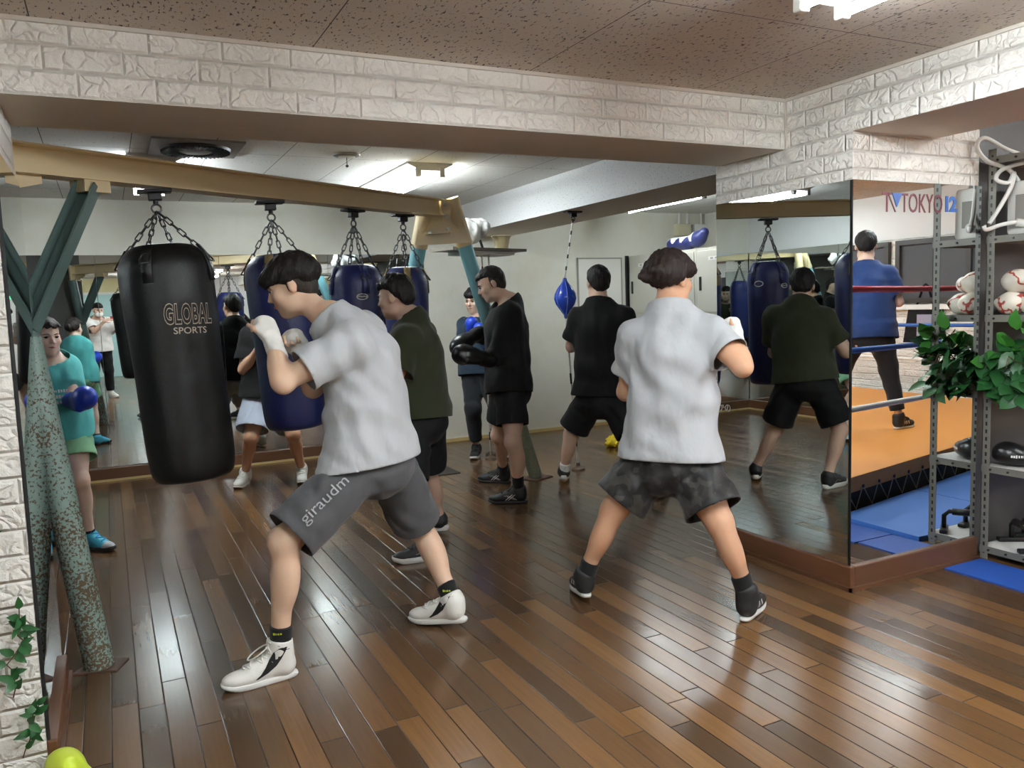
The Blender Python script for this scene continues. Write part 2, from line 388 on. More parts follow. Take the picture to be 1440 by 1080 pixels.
def field(prims, h, subs=(), post=None, pad=.03):
    lo = np.min([p[1] for p in prims], 0)-pad; hi = np.max([p[2] for p in prims], 0)+pad
    n = np.ceil((hi-lo)/h).astype(int)+1
    ax = [(lo[i]+h*np.arange(n[i])).astype(F32) for i in range(3)]
    D = np.full(n, .3, F32)
    def sl(pl, ph, m):
        i0 = np.clip(np.floor((pl-m-lo)/h).astype(int), 0, n); i1 = np.clip(np.ceil((ph+m-lo)/h).astype(int)+1, 0, n)
        s = tuple(slice(i0[i], i1[i]) for i in range(3))
        return s, ax[0][s[0]][:, None, None], ax[1][s[1]][None, :, None], ax[2][s[2]][None, None, :]
    for f, pl, ph, k in prims:
        s, x, y, z = sl(pl, ph, k+2*h)
        if D[s].size: D[s] = smin(D[s], f(x, y, z).astype(F32), k)
    for f, pl, ph, k in subs:
        s, x, y, z = sl(pl, ph, k+2*h)
        if D[s].size: D[s] = smax(D[s], -f(x, y, z).astype(F32), k)
    if post is not None: D = post(D, ax[0][:, None, None], ax[1][None, :, None], ax[2][None, None, :]).astype(F32)
    return D, lo
def nets(D, lo, h, smooth=2):
    D = D.copy()
    for i in range(3):
        for e in (0, -1):
            s = [slice(None)]*3; s[i] = e; D[tuple(s)] = np.maximum(D[tuple(s)], .01)
    ins = D < 0
    nx, ny, nz = D.shape
    cnt = np.zeros((nx-1, ny-1, nz-1), np.uint8)
    offs = [(i, j, k) for i in (0, 1) for j in (0, 1) for k in (0, 1)]
    for o in offs: cnt += ins[o[0]:nx-1+o[0], o[1]:ny-1+o[1], o[2]:nz-1+o[2]]
    idx = np.argwhere((cnt > 0) & (cnt < 8)); m = len(idx)
    vid = np.full(cnt.shape, -1, np.int32); vid[idx[:, 0], idx[:, 1], idx[:, 2]] = np.arange(m)
    acc = np.zeros((m, 3)); num = np.zeros(m)
    for a in offs:
        for ax in range(3):
            if a[ax]: continue
            b = list(a); b[ax] = 1
            va = D[idx[:, 0]+a[0], idx[:, 1]+a[1], idx[:, 2]+a[2]]; vb = D[idx[:, 0]+b[0], idx[:, 1]+b[1], idx[:, 2]+b[2]]
            c = (va < 0) != (vb < 0); t = np.where(c, va/np.where(va == vb, 1, va-vb), 0)
            p = np.array(a, float)[None, :].repeat(m, 0); p[:, ax] += t
            acc[c] += p[c]; num[c] += 1
    V = lo+h*(idx+acc/num[:, None]); Q = []
    for ax in range(3):
        A = [slice(None)]*3; B = [slice(None)]*3; A[ax] = slice(0, -1); B[ax] = slice(1, None)
        s = ins[tuple(A)] != ins[tuple(B)]
        o1, o2 = [(1, 2), (2, 0), (0, 1)][ax]
        e = np.argwhere(s); lim = np.array(D.shape)
        e = e[(e[:, o1] > 0) & (e[:, o2] > 0) & (e[:, o1] < lim[o1]-1) & (e[:, o2] < lim[o2]-1)]
        def cell(d1, d2):
            c = e.copy(); c[:, o1] += d1; c[:, o2] += d2; return vid[c[:, 0], c[:, 1], c[:, 2]]
        q = np.stack([cell(-1, -1), cell(0, -1), cell(0, 0), cell(-1, 0)], 1)
        flip = ~ins[e[:, 0], e[:, 1], e[:, 2]]; q[flip] = q[flip][:, ::-1]; Q.append(q)
    Q = np.concatenate(Q); Q = Q[(Q >= 0).all(1)]
    for _ in range(smooth):
        S = np.zeros_like(V); C = np.zeros(m)
        for i in range(4):
            a, b = Q[:, i], Q[:, (i+1) % 4]
            np.add.at(S, a, V[b]); np.add.at(C, a, 1)
            np.add.at(S, b, V[a]); np.add.at(C, b, 1)
        V = np.where(C[:, None] > 0, V*.45+.55*S/np.maximum(C, 1)[:, None], V)
    return V, Q
def fast_mesh(name, V, Q, mats, parent=None, off=None, mi=None):
    if off is not None: V = V-np.asarray(off, float)
    me = bpy.data.meshes.new(name); nq = len(Q); k = Q.shape[1]
    me.vertices.add(len(V)); me.vertices.foreach_set('co', V.astype(F32).ravel())
    me.loops.add(nq*k); me.loops.foreach_set('vertex_index', Q.astype(np.int32).ravel())
    me.polygons.add(nq); me.polygons.foreach_set('loop_start', (np.arange(nq)*k).astype(np.int32))
    for m in (mats if isinstance(mats, (list, tuple)) else [mats]): me.materials.append(m)
    me.polygons.foreach_set('use_smooth', np.ones(nq, bool))
    if mi is not None: me.polygons.foreach_set('material_index', mi.astype(np.int32))
    me.update(calc_edges=True); me.validate()
    o = bpy.data.objects.new(name, me); COL.objects.link(o)
    if parent: o.parent = parent
    return o
def blob(name, prims, h, mats, parent=None, subs=(), post=None, off=None, smooth=2, mi=None):
    h *= VOXS
    D, lo = field(prims, h, subs, post); V, Q = nets(D, lo, h, smooth)
    mid = mi(V[Q].mean(1)) if mi is not None else None
    return fast_mesh(name, V, Q, mats, parent, off, mid)
def cloth(name, prims, h, m, parent, caps=(), subs=(), post=None, off=None, thick=.0025):
    """a garment: an implicit shell whose caps (point, normal, radius) are opened, then given cloth thickness"""
    h *= VOXS
    D, lo = field(prims, h, subs, post); V, Q = nets(D, lo, h, 0)
    C = V[Q].mean(1); n = np.cross(V[Q[:, 2]]-V[Q[:, 0]], V[Q[:, 3]]-V[Q[:, 1]]); n /= np.maximum(np.linalg.norm(n, axis=1), 1e-12)[:, None]
    keep = np.ones(len(Q), bool)
    for p, cn, r in caps:
        dd = (C-p)@cn
        keep &= ~((np.abs(dd) < 1.2*h) & (np.linalg.norm(C-p, axis=1) < r) & (n@cn > .55))
        vd = (V-p)@cn; mv = (np.abs(vd) < 1.0*h) & (np.linalg.norm(V-p, axis=1) < r); V[mv] -= vd[mv][:, None]*cn
    Q = Q[keep]; used = np.unique(Q); rm = np.full(len(V), -1); rm[used] = np.arange(len(used)); V = V[used]; Q = rm[Q]
    ek = np.sort(np.stack([Q, np.roll(Q, -1, 1)], 2).reshape(-1, 2), 1); uq, ct = np.unique(ek, axis=0, return_counts=True)
    bd = np.zeros(len(V), bool); bd[uq[ct == 1].ravel()] = True
    for _ in range(3):
        S = np.zeros_like(V); K = np.zeros(len(V))
        for i in range(4):
            a, b = Q[:, i], Q[:, (i+1) % 4]; np.add.at(S, a, V[b]); np.add.at(K, a, 1); np.add.at(S, b, V[a]); np.add.at(K, b, 1)
        W = V*.45+.55*S/np.maximum(K, 1)[:, None]; be = uq[ct == 1]; S2 = np.zeros_like(V); K2 = np.zeros(len(V))
        np.add.at(S2, be[:, 0], V[be[:, 1]]); np.add.at(K2, be[:, 0], 1); np.add.at(S2, be[:, 1], V[be[:, 0]]); np.add.at(K2, be[:, 1], 1)
        W[bd] = V[bd]*.4+.6*(S2[bd]/np.maximum(K2[bd], 1)[:, None]); V = W
    o = fast_mesh(name, V, Q, m, parent, off)
    md = o.modifiers.new('thickness', 'SOLIDIFY'); md.thickness = thick; md.offset = 1
    return o
def folds(seed, amp, lam=.11, up=(0, 0, 1)):
    r = np.random.default_rng(seed); W = []
    for i in range(5):
        d = nrm(r.normal(size=3)*np.array([1, 1, .55])); e = nrm(r.normal(size=3)); W.append((d*2*PI/(lam*r.uniform(.6, 1.5)), e*2*PI/(lam*2.2), r.uniform(0, 6, 2)))
    def f(D, x, y, z):
        s = 0
        for d, e, ph in W:
            q = np.sin(x*e[0]+y*e[1]+z*e[2]+ph[1]); s = s+np.sin(x*d[0]+y*d[1]+z*d[2]+ph[0]+1.4*q)
        return D+amp*s/2.2
    return f

# text -> mesh projected on surfaces
def text_tris(body, size, bold=0.0, space=1.0):
    cu = bpy.data.curves.new('t', 'FONT'); cu.body = body; cu.size = size; cu.offset = bold; cu.resolution_u = 3; cu.space_character = space
    o = bpy.data.objects.new('t', cu); COL.objects.link(o); dg = bpy.context.evaluated_depsgraph_get(); dg.update()
    me = bpy.data.meshes.new_from_object(o.evaluated_get(dg)); V = np.array([v.co[:] for v in me.vertices]); F = [tuple(p.vertices) for p in me.polygons]
    bpy.data.objects.remove(o); bpy.data.curves.remove(cu); bpy.data.meshes.remove(me)
    c = (V.max(0)+V.min(0))/2; V = V-c
    return V, F
def text_fit(body, w, h, bold=0.0):
    V, F = text_tris(body, 1.0, bold); e = V.max(0)-V.min(0); V = V.copy(); V[:, 0] *= w/e[0]; V[:, 1] *= h/e[1]; return V, F
def marks_fit(n, w, h):
    """a line of small illegible strokes, as print too small to read"""
    r = np.random.default_rng(n); V = []; F = []; st = w/n
    for i in range(n):
        x = -w/2+st*i; hh = h*r.uniform(.6, 1); ww = st*r.uniform(.45, .8); b = len(V)
        V += [(x, -hh/2, 0), (x+ww, -hh/2, 0), (x+ww, hh/2, 0), (x, hh/2, 0)]; F.append((b, b+1, b+2, b+3))
    return np.array(V), F
def bvh_of(o):
    dg = bpy.context.evaluated_depsgraph_get(); dg.update(); ev = o.evaluated_get(dg); me = ev.to_mesh()
    mw = o.matrix_world; b = BVHTree.FromPolygons([mw@v.co for v in me.vertices], [tuple(p.vertices) for p in me.polygons]); ev.to_mesh_clear(); return b
def project(name, V, F, c, right, up, m, parent, bvh, off=.0025, lift=0.0, sx=1.0, bend=0.0):
    """lay flat lettering on a curved surface: shoot each vertex along -(right x up)"""
    right = Vector(nrm(right)); up = Vector(nrm(up)); nv = right.cross(up); c = Vector(c); out = []
    inv = parent.matrix_world.inverted() if parent else Matrix()
    for v in V:
        p = c+right*float(v[0]*sx)+up*float(v[1]+bend*v[0]**2)
        if bvh:
            hit = bvh.ray_cast(p+nv*.25, -nv, .6)[0]
            if hit is None: near = bvh.find_nearest(p)[0]; hit = near if near is not None else p
            p = hit+nv*(off+lift)
        out.append(tuple(inv@p))
    o = obj_from(name, out, F, m, parent, False)
    return o
POSE = {
 'A': {'ankL': (0.511, 3.152, 0.13), 'kneeL': (0.548, 3.13, 0.544), 'hipL': (0.863, 3.181, 0.795), 'ankR': (1.288, 3.268, 0.12), 'kneeR': (1.207, 3.465, 0.432), 'hipR': (1.048, 3.336, 0.788), 'shL': (0.844, 3.132, 1.288), 'shR': (0.994, 3.443, 1.327), 'neck': (0.855, 3.343, 1.423), 'head': (0.701, 3.453, 1.529), 'elL': (0.577, 3.115, 1.158), 'wrL': (0.569, 3.225, 1.305), 'elR': (0.769, 3.485, 1.096), 'wrR': (0.729, 3.43, 1.244), 'fiL': (0.551, 3.29, 1.408), 'fiR': (0.684, 3.416, 1.318), 'toeL': (0.286, 3.041, 0), 'heelL': (0.53, 3.039, 0), 'toeR': (1.173, 3.316, 0), 'heelR': (1.325, 3.157, 0.03)},
 'B': {'ankL': (1.948, 3.235, 0.13), 'kneeL': (2.053, 3.138, 0.447), 'hipL': (2.219, 3.059, 0.67), 'ankR': (2.444, 2.678, 0.13), 'kneeR': (2.351, 2.744, 0.434), 'hipR': (2.334, 2.913, 0.679), 'shL': (2.205, 3.151, 1.251), 'shR': (2.418, 2.867, 1.259), 'neck': (2.339, 3.054, 1.384), 'head': (2.364, 3.078, 1.509), 'elR': (2.535, 2.862, 1.118), 'wrR': (2.628, 3.005, 1.206), 'elL': (2.297, 3.279, 0.986), 'wrL': (2.479, 3.318, 1.141), 'fiL': (2.56, 3.334, 1.244), 'fiR': (2.659, 3.069, 1.327), 'toeL': (1.984, 3.409, 0), 'heelL': (1.901, 3.189, 0.035), 'toeR': (2.59, 2.666, 0), 'heelR': (2.446, 2.699, 0.005)},
 'G': {'ankL': (1.554, 4.244, 0.1), 'kneeL': (1.424, 4.253, 0.419), 'hipL': (1.506, 4.364, 0.782), 'ankR': (1.792, 4.732, 0.1), 'kneeR': (1.686, 4.638, 0.413), 'hipR': (1.664, 4.51, 0.781), 'shL': (1.491, 4.354, 1.244), 'shR': (1.69, 4.64, 1.271), 'neck': (1.572, 4.496, 1.369), 'head': (1.507, 4.541, 1.487), 'elL': (1.374, 4.25, 0.992), 'wrL': (1.35, 4.344, 1.133), 'elR': (1.595, 4.745, 0.982), 'wrR': (1.506, 4.739, 1.14), 'fiL': (1.335, 4.384, 1.224), 'fiR': (1.472, 4.744, 1.236), 'toeL': (1.349, 4.287, 0), 'heelL': (1.608, 4.228, 0), 'toeR': (1.7, 4.885, -0), 'heelR': (1.858, 4.735, 0.02)},
 'L': {'ankL': (2.562, 5.133, 0.1), 'kneeL': (2.49, 5.053, 0.46), 'hipL': (2.526, 5.142, 0.822), 'ankR': (2.755, 5.789, 0.1), 'kneeR': (2.565, 5.441, 0.453), 'hipR': (2.578, 5.318, 0.82), 'shL': (2.538, 5.149, 1.354), 'shR': (2.634, 5.462, 1.373), 'neck': (2.616, 5.3, 1.445), 'head': (2.502, 5.348, 1.576), 'elL': (2.406, 5.116, 1.072), 'wrL': (2.263, 5.064, 1.068), 'elR': (2.533, 5.537, 1.186), 'wrR': (2.385, 5.465, 1.195), 'fiL': (2.183, 5.049, 1.093), 'fiR': (2.263, 5.419, 1.145), 'toeL': (2.354, 5.179, 0), 'heelL': (2.582, 5.024, 0), 'toeR': (2.531, 5.799, 0), 'heelR': (2.723, 5.604, 0)},
 'T': {'ankL': (3.149, 5.505, 0.1), 'kneeL': (3.157, 5.391, 0.41), 'hipL': (3.252, 5.261, 0.68), 'ankR': (3.475, 4.717, 0.1), 'kneeR': (3.415, 4.904, 0.404), 'hipR': (3.358, 5.099, 0.697), 'shL': (3.214, 5.325, 1.304), 'shR': (3.446, 5.065, 1.301), 'neck': (3.331, 5.213, 1.423), 'head': (3.343, 5.245, 1.562), 'elL': (3.196, 5.422, 1.08), 'wrL': (3.336, 5.551, 1.255), 'elR': (3.548, 5.156, 1.059), 'wrR': (3.569, 5.336, 1.263), 'fiL': (3.418, 5.592, 1.382), 'fiR': (3.556, 5.411, 1.375), 'toeL': (3.26, 5.667, 0), 'heelL': (2.998, 5.259, 0.04), 'toeR': (3.697, 4.868, 0), 'heelR': (3.486, 4.691, 0.02)},
 'P': {'ankR': (3.051, 6.988, 0.1), 'kneeR': (2.984, 6.883, 0.47), 'hipR': (3.072, 7.068, 0.819), 'ankL': (3.091, 6.723, 0.1), 'kneeL': (3.077, 6.724, 0.458), 'hipL': (3.131, 6.904, 0.811), 'shR': (3.073, 7.181, 1.243), 'shL': (3.242, 6.917, 1.231), 'neck': (3.149, 7.062, 1.315), 'head': (3.122, 7.069, 1.47), 'elR': (3.032, 7.109, 1.009), 'wrR': (3.013, 6.933, 1.162), 'fiR': (3.008, 6.879, 1.254), 'elL': (3.194, 6.836, 0.99), 'wrL': (3.069, 6.743, 1.11), 'fiL': (3.024, 6.729, 1.19), 'toeR': (2.991, 6.928, 0), 'heelR': (3.178, 7.247, 0), 'toeL': (3.093, 6.766, 0), 'heelL': (3.238, 7.013, 0)},
 'W': {'ankL': (-0.192, 5.591, 0.1), 'kneeL': (-0.214, 5.513, 0.453), 'hipL': (-0.273, 5.688, 0.764), 'ankR': (-0.398, 6.022, 0.1), 'kneeR': (-0.378, 5.708, 0.47), 'hipR': (-0.361, 5.711, 0.779), 'shL': (-0.234, 5.686, 1.128), 'shR': (-0.411, 5.617, 1.13), 'neck': (-0.325, 5.649, 1.2), 'head': (-0.335, 5.601, 1.322), 'elL': (-0.22, 5.523, 0.925), 'wrL': (-0.188, 5.287, 0.961), 'fiL': (-0.134, 5.172, 0.975), 'elR': (-0.429, 5.472, 0.948), 'wrR': (-0.364, 5.322, 1.103), 'fiR': (-0.32, 5.263, 1.176), 'toeL': (-0.105, 5.434, 0), 'heelL': (-0.217, 5.68, 0), 'toeR': (-0.319, 5.893, 0), 'heelR': (-0.436, 6.124, -0)},
 'S': {'ankR': (0.946, 7.02, 0.1), 'kneeR': (0.964, 6.7, 0.436), 'hipR': (1.075, 6.859, 0.751), 'ankL': (1.39, 6.916, 0.1), 'kneeL': (1.276, 6.603, 0.445), 'hipL': (1.227, 6.85, 0.74), 'shR': (1.037, 6.886, 1.242), 'shL': (1.344, 6.824, 1.241), 'neck': (1.194, 6.867, 1.363), 'head': (1.188, 6.818, 1.502), 'elR': (0.956, 6.83, 0.972), 'wrR': (1.048, 6.645, 1.134), 'fiR': (1.1, 6.588, 1.256), 'elL': (1.33, 6.713, 0.983), 'wrL': (1.231, 6.606, 1.193), 'fiL': (1.201, 6.587, 1.296), 'toeR': (0.831, 6.891, 0), 'heelR': (1.016, 7.259, 0), 'toeL': (1.326, 6.64, 0), 'heelL': (1.447, 7.095, 0)},
 'R': {'ankL': (5.781, 0.852, 0.4), 'kneeL': (5.731, 0.791, 0.783), 'hipL': (5.584, 0.798, 1.083), 'hipR': (5.543, 0.666, 1.082), 'kneeR': (5.482, 0.503, 0.753), 'ankR': (5.398, 0.445, 0.391), 'shL': (5.708, 0.786, 1.552), 'shR': (5.499, 0.57, 1.553), 'neck': (5.61, 0.659, 1.652), 'head': (5.621, 0.648, 1.803), 'elL': (5.758, 0.856, 1.335), 'wrL': (5.877, 0.678, 1.454), 'fiL': (5.905, 0.627, 1.532), 'elR': (5.52, 0.517, 1.319), 'wrR': (5.71, 0.423, 1.496), 'fiR': (5.784, 0.396, 1.569), 'toeL': (5.933, 0.883, 0.3), 'heelL': (5.641, 0.937, 0.3), 'toeR': (5.448, 0.285, 0.3), 'heelR': (5.378, 0.535, 0.3)},
}
POSE['X'] = dict(ankL=(-.40, -.34, .10), ankR=(-.16, -.46, .10), kneeL=(-.40, -.31, .50), kneeR=(-.17, -.42, .50), hipL=(-.37, -.36, .88), hipR=(-.20, -.43, .88),
    shL=(-.44, -.30, 1.36), shR=(-.12, -.44, 1.36), neck=(-.28, -.36, 1.43), head=(-.255, -.30, 1.575), elL=(-.34, -.10, 1.20), wrL=(-.17, -.02, 1.37), fiL=(-.09, -.005, 1.41),
    elR=(.06, -.32, 1.15), wrR=(.12, -.17, 1.35), fiR=(.095, -.085, 1.41), toeL=(-.34, -.14, 0), heelL=(-.42, -.38, 0), toeR=(-.06, -.28, 0), heelR=(-.18, -.5, 0))
POSE['W'].update(ankR=(-.42, 5.86, .10), kneeR=(-.36, 5.66, .47), toeR=(-.26, 5.78, 0), heelR=(-.44, 5.9, 0), toeL=(-.06, 5.42, 0), heelL=(-.24, 5.64, 0))
POSE['R'].update(hipL=(5.63, .80, 1.083), hipR=(5.50, .67, 1.082))
POSE['B'].update(fiR=(2.571, 2.956, 1.332), wrR=(2.553, 2.879, 1.209), elR=(2.502, 2.800, 1.124))
POSE['W'].update(elR=(-.46, 5.50, .90), wrR=(-.47, 5.38, .72), fiR=(-.455, 5.33, .64))
POSE['B'].update(fiL=(2.36, 3.24, 1.27), wrL=(2.34, 3.28, 1.15), elL=(2.22, 3.26, .98))
POSE['W'].update(elR=(-.50, 5.50, .90), wrR=(-.54, 5.40, .70), fiR=(-.545, 5.36, .61))
POSE['P'].update(ankL=(3.30, 6.86, .10), kneeL=(3.21, 6.84, .46), toeL=(3.25, 6.76, 0), heelL=(3.33, 6.95, 0))
POSE['A'].update(neck=(.825, 3.345, 1.392))
POSE['R'] = {k: (v[0]*1.053, 5.40-(5.40-v[1])*1.053, 1.42+(v[2]-1.42)*1.053) for k, v in POSE['R'].items()}
for k in ('toeL', 'toeR', 'heelL', 'heelR'): POSE['R'][k] = (*POSE['R'][k][:2], .237)
POSE['X'] = {k: (v[0]+.13, v[1]-.07, v[2]) for k, v in POSE['X'].items()}
POSE['B'].update(elR=(2.430, 2.680, 1.120), wrR=(2.505, 2.800, 1.225), fiR=(2.545, 2.895, 1.335))
POSE['B'].update(toeR=(2.58, 2.79, 0))
# ------------------------------------------------------------------ the room
ZN, ZF, ZB = 2.395, 2.44, 2.15
wallbox('floor', (-1.6, -6.4, -.1), (9.0, 8.1, 0), M['floor'])
wallbox('ceiling_near', (-1.6, -6.4, ZN), (3.3, 3.2, ZN+.06), M['ceil_n'])
wallbox('ceiling_far', (-1.2, 3.6, ZF), (6.8, 8.1, ZF+.06), M['ceil_f'])
wallbox('ceiling_ring', (3.6, -6.4, 2.62), (9.0, 2.8, 2.68), M['ceil_n'])
YB = 7.92
wallbox('wall_back', (-1.2, YB, 0), (6.8, YB+.1, ZF), M['plaster'])
wallbox('wall_left_far', (-1.18, 3.6, 0), (-1.08, YB, ZF), M['white'])
wallbox('wall_left_near', (-1.6, -6.4, 0), (-1.5, 3.66, ZN), M['white'])
wallbox('wall_rear', (-1.6, -6.5, 0), (9.0, -6.4, 2.68), M['white'])
wallbox('wall_right_far', (6.6, 3.6, 0), (6.7, YB, ZF), M['plaster'])
wallbox('wall_right_mid', (4.02, 3.58, 0), (6.7, 3.66, ZF), M['grey'])
# column with foam brick, pillar with foam brick
def bricked(name, lo, hi, faces):
    mb = MB().box(lo, hi); o = mb.build(name, [M['tan'], M['bry'], M['brx'], M['grey']])
    for p in o.data.polygons:
        n = p.normal
        for ax, sg, mi in faces:
            if n[ax]*sg > .9: p.material_index = mi
    return struct(o)
XC, YC = 3.117, 2.705
bricked('wall_column', (XC, YC, 0), (4.02, 3.64, ZF), [(1, -1, 1), (0, -1, 2), (1, 1, 3)])
bricked('wall_pillar', (-1.5, 2.88, 0), (-.27, 3.62, ZF), [(1, -1, 1), (0, 1, 2), (1, 1, 3)])
bricked('trim_1', (-.27, 3.12, ZB), (XC, 3.62, ZF+.02), [(1, -1, 1), (1, 1, 0)])            # lintel across the room
bricked('trim_2', (XC, -6.4, ZB+.01), (3.70, YC, 2.62), [(0, -1, 2), (0, 1, 0), (1, 1, 1)])   # lintel over the ring side
wallbox('trim_3', (3.3, 3.64, ZB), (3.92, YB, ZF), M['tan'])
o = bpy.data.objects['trim_3']; o.data.materials.append(mat_perf())
for p in o.data.polygons:
    if p.normal.x < -.9: p.material_index = 1
wallbox('wall_ring_left', (4.02, 2.74, 0), (8.9, 2.84, 2.62), M['dgrey'])
o = bricked('wall_ring_right', (8.8, -6.4, 0), (8.9, 2.74, 2.62), [(0, -1, 2)])
# thin cornice strips where brick meets ceiling
def trimstrip(name, lo, hi, m): return wallbox(name, lo, hi, m)
M['cornice'] = simple('cornice_vinyl', (206, 198, 186), .5)
trimstrip('trim_4', (-.27, 3.108, ZN-.014), (XC, 3.12, ZN), M['cornice']); trimstrip('trim_5', (XC-.012, -6.4, ZN-.014), (XC, YC+.415, ZN), M['cornice'])
trimstrip('trim_6', (XC-.006, 3.108, ZB), (XC, 3.122, ZN-.014), M['cornice'])
# baseboards
def baseboard(name, lo, hi, m, lip=None):
    mb = MB().box(lo, hi, bev=.006)
    o = mb.build(name, m); struct(o)
    if lip: MB().box(*lip).build('moulding', M['base'] if 'column' in name or 'pillar' in name else M['gold'], o)
    return o
baseboard('baseboard_back', (-1.08, YB-.05, 0), (2.95, YB, .115), M['base'], ((-1.08, YB-.062, 0), (2.95, YB-.05, .018)))
baseboard('baseboard_left', (-1.08, 3.62, 0), (-1.03, YB-.05, .115), M['basey'], ((-1.03, 3.62, 0), (-1.018, YB-.06, .018)))
baseboard('baseboard_pillar', (-.27, 2.88, 0), (-.238, 3.62, .09), M['basey'], ((-.238, 2.88, 0), (-.226, 3.62, .02)))
baseboard('baseboard_column_left', (XC-.03, YC-.03, 0), (XC, 3.64, .118), M['basey'], ((XC-.042, YC-.042, 0), (XC-.03, 3.64, .02)))
baseboard('baseboard_column_front', (XC, YC-.03, 0), (4.03, YC, .118), M['base'], ((XC-.042, YC-.042, 0), (4.03, YC-.03, .02)))
trimstrip('trim_7', (2.95, YB-.02, 0), (6.6, YB, .035), M['gold'])

# ------------------------------------------------------------------ mirrors
def mirror(lo, hi, axis, label, group=None):
    """a mirror pane; axis = thin axis, silver side given by lo/hi order; a dark edge runs round it"""
    mb = MB().box(lo, hi)
    o = mb.build('wall_mirror', [M['mirror'], M['edge']])
    for p in o.data.polygons:
        p.material_index = 0 if abs(p.normal[axis]) > .9 else 1
    o['kind'] = 'thing'
    return tag(o, label, 'mirror', group)
seams = [-1.075, -.055, .955, 1.955, 2.945]
labs = ['tall mirror pane on the back wall, leftmost pane behind the rusty leg', 'tall mirror pane on the back wall behind the black bag',
        'tall mirror pane on the back wall behind the second bag', 'tall mirror pane on the back wall, last pane before bare plaster']
for i in range(4): mirror((seams[i]+.002, YB-.012, .118), (seams[i+1]-.002, YB-.002, 1.965), 1, labs[i])
ym = [3.66, 5.1, 6.5, YB-.02]
labl = ['mirror pane on the far left wall beside the brick pillar', 'mirror pane in the middle of the far left wall', 'mirror pane on the far left wall at the room corner']
for i in range(3): mirror((-1.078, ym[i]+.002, .118), (-1.068, ym[i+1]-.002, 1.965), 0, labl[i])
mirror((-.268, 2.886, .09), (-.258, 3.62, 1.94), 0, 'narrow mirror on the side of the left brick pillar beside the rusty leg')
mirror((XC-.011, YC+.004, .118), (XC-.001, 3.63, 1.94), 0, 'tall mirror on the column face that shows the olive shirt')
mc = mirror((XC-.008, YC-.011, .118), (4.03, YC-.001, 1.94), 1, 'tall mirror on the column face that shows the boxing ring')
# lettering stuck on the ring-side mirror
def sticker(name, body, size, x, z, m, sx=1.0, bold=0.0, up=0.0):
    V, F = text_tris(body, size, bold)
    return obj_from(name, [(v[0]*sx+x, YC-.0125-up, v[1]+z) for v in V], F, m, mc, False)
M['maroon'] = simple('maroon_lettering', (100, 18, 40), .5); M['logoblue'] = simple('blue_lettering', (26, 82, 160), .5)
def stk(body, x0, x1, z0, z1, m, bold, up=0.0):
    V, F = text_fit(body, x1-x0, z1-z0, bold)
    obj_from('lettering', [(v[0]+(x0+x1)/2, YC-.0125-up, v[1]+(z0+z1)/2) for v in V], F, m, mc, False)
zl0, zl1 = 1.797, 1.888
stk('T', 3.302, 3.365, zl0, zl1, M['maroon'], 0.0)
obj_from('emblem', [(x, YC-.0125, zz) for x, zz in ((3.334, zl1), (3.342, zl1), (3.396, zl0), (3.388, zl0))], [(0, 3, 2, 1)], M['maroon'], mc, False)
obj_from('emblem', [(x, YC-.0128, zz) for x, zz in ((3.368, zl1-.001), (3.438, zl1-.001), (3.400, zl0+.022))], [(0, 2, 1)], M['logoblue'], mc, False)
stk('TOKYO', 3.430, 3.728, zl0, zl1, M['maroon'], 0.0)
MB().box((3.752, YC-.0132, 1.805), (3.772, YC-.012, 1.882)).build('emblem', M['logoblue'], mc)
stk('2', 3.780, 3.838, 1.805, 1.882, M['logoblue'], .045)
# small kana on the column's left mirror
o2 = [o for o in COL.objects if o.get('label', '').endswith('olive shirt')][0]
V, F = text_tris('\u304b\u306e', .055)
obj_from('lettering', [(XC-.0125, 3.575-v[0], .80+v[1]) for v in V], [tuple(f) for f in F], M['whitep'], o2, False)

# ------------------------------------------------------------------ rear door, windows, exit light
def door(n, x0, x1, y, z1, side=1):
    mb = MB()
    for a, b in (((x0-.06, y-.03, 0), (x0, y+.03, z1+.06)), ((x1, y-.03, 0), (x1+.06, y+.03, z1+.06)), ((x0, y-.03, z1), (x1, y+.03, z1+.06))): mb.box(a, b)
    o = mb.build('door_%d' % n, simple('white_door_frame', (216, 216, 212), .5)); struct(o)
    MB().box((x0, y-.02, 0), (x1, y, z1)).build('door_leaf', simple('pale_cyan_door', (170, 206, 204), .5), o)
    MB().box((x0+.05, y, .95), (x0+.08, y+.045, 1.12), bev=.008).build('handle', M['bolt'], o)
    MB().box((x0-.05, y-.02, z1+.06), (x1+.05, y+.02, z1+.38)).build('transom', simple('yellowed_transom', (206, 196, 150), .6), o)
door(1, -.95, .75, -6.38, 2.0)
for i, y in enumerate((-4.6, -2.6, -.6, 1.4)):
    mb = MB()
    for a, b in (((8.74, y-.95, 1.28), (8.8, y+.95, 1.34)), ((8.74, y-.95, 1.98), (8.8, y+.95, 2.04)), ((8.74, y-.95, 1.34), (8.8, y-.89, 1.98)), ((8.74, y+.89, 1.34), (8.8, y+.95, 1.98)), ((8.745, y-.03, 1.34), (8.8, y+.03, 1.98))): mb.box(a, b)
    o = mb.build('window_%d' % (i+1), simple('dark_window_frame', (58, 54, 50), .5)); struct(o)
    MB().box((8.78, y-.89, 1.34), (8.79, y+.89, 1.98)).build('pane', simple('dark_window_glass', (84, 84, 88), .2), o)
wallbox('trim_8', (8.72, -6.4, 1.20), (8.8, 2.74, 1.26), simple('white_window_ledge', (230, 228, 224), .5))
wallbox('trim_9', (8.78, -6.4, 2.06), (8.8, 2.74, 2.62), M['white'])
ex = empty('exit_sign', (1.6, -6.36, 2.05), 'green lit exit sign with running figure on the rear wall', 'sign')
MB().box((-.22, -.03, -.11), (.22, .02, .11), bev=.008).build('housing', M['pl_white'], ex)
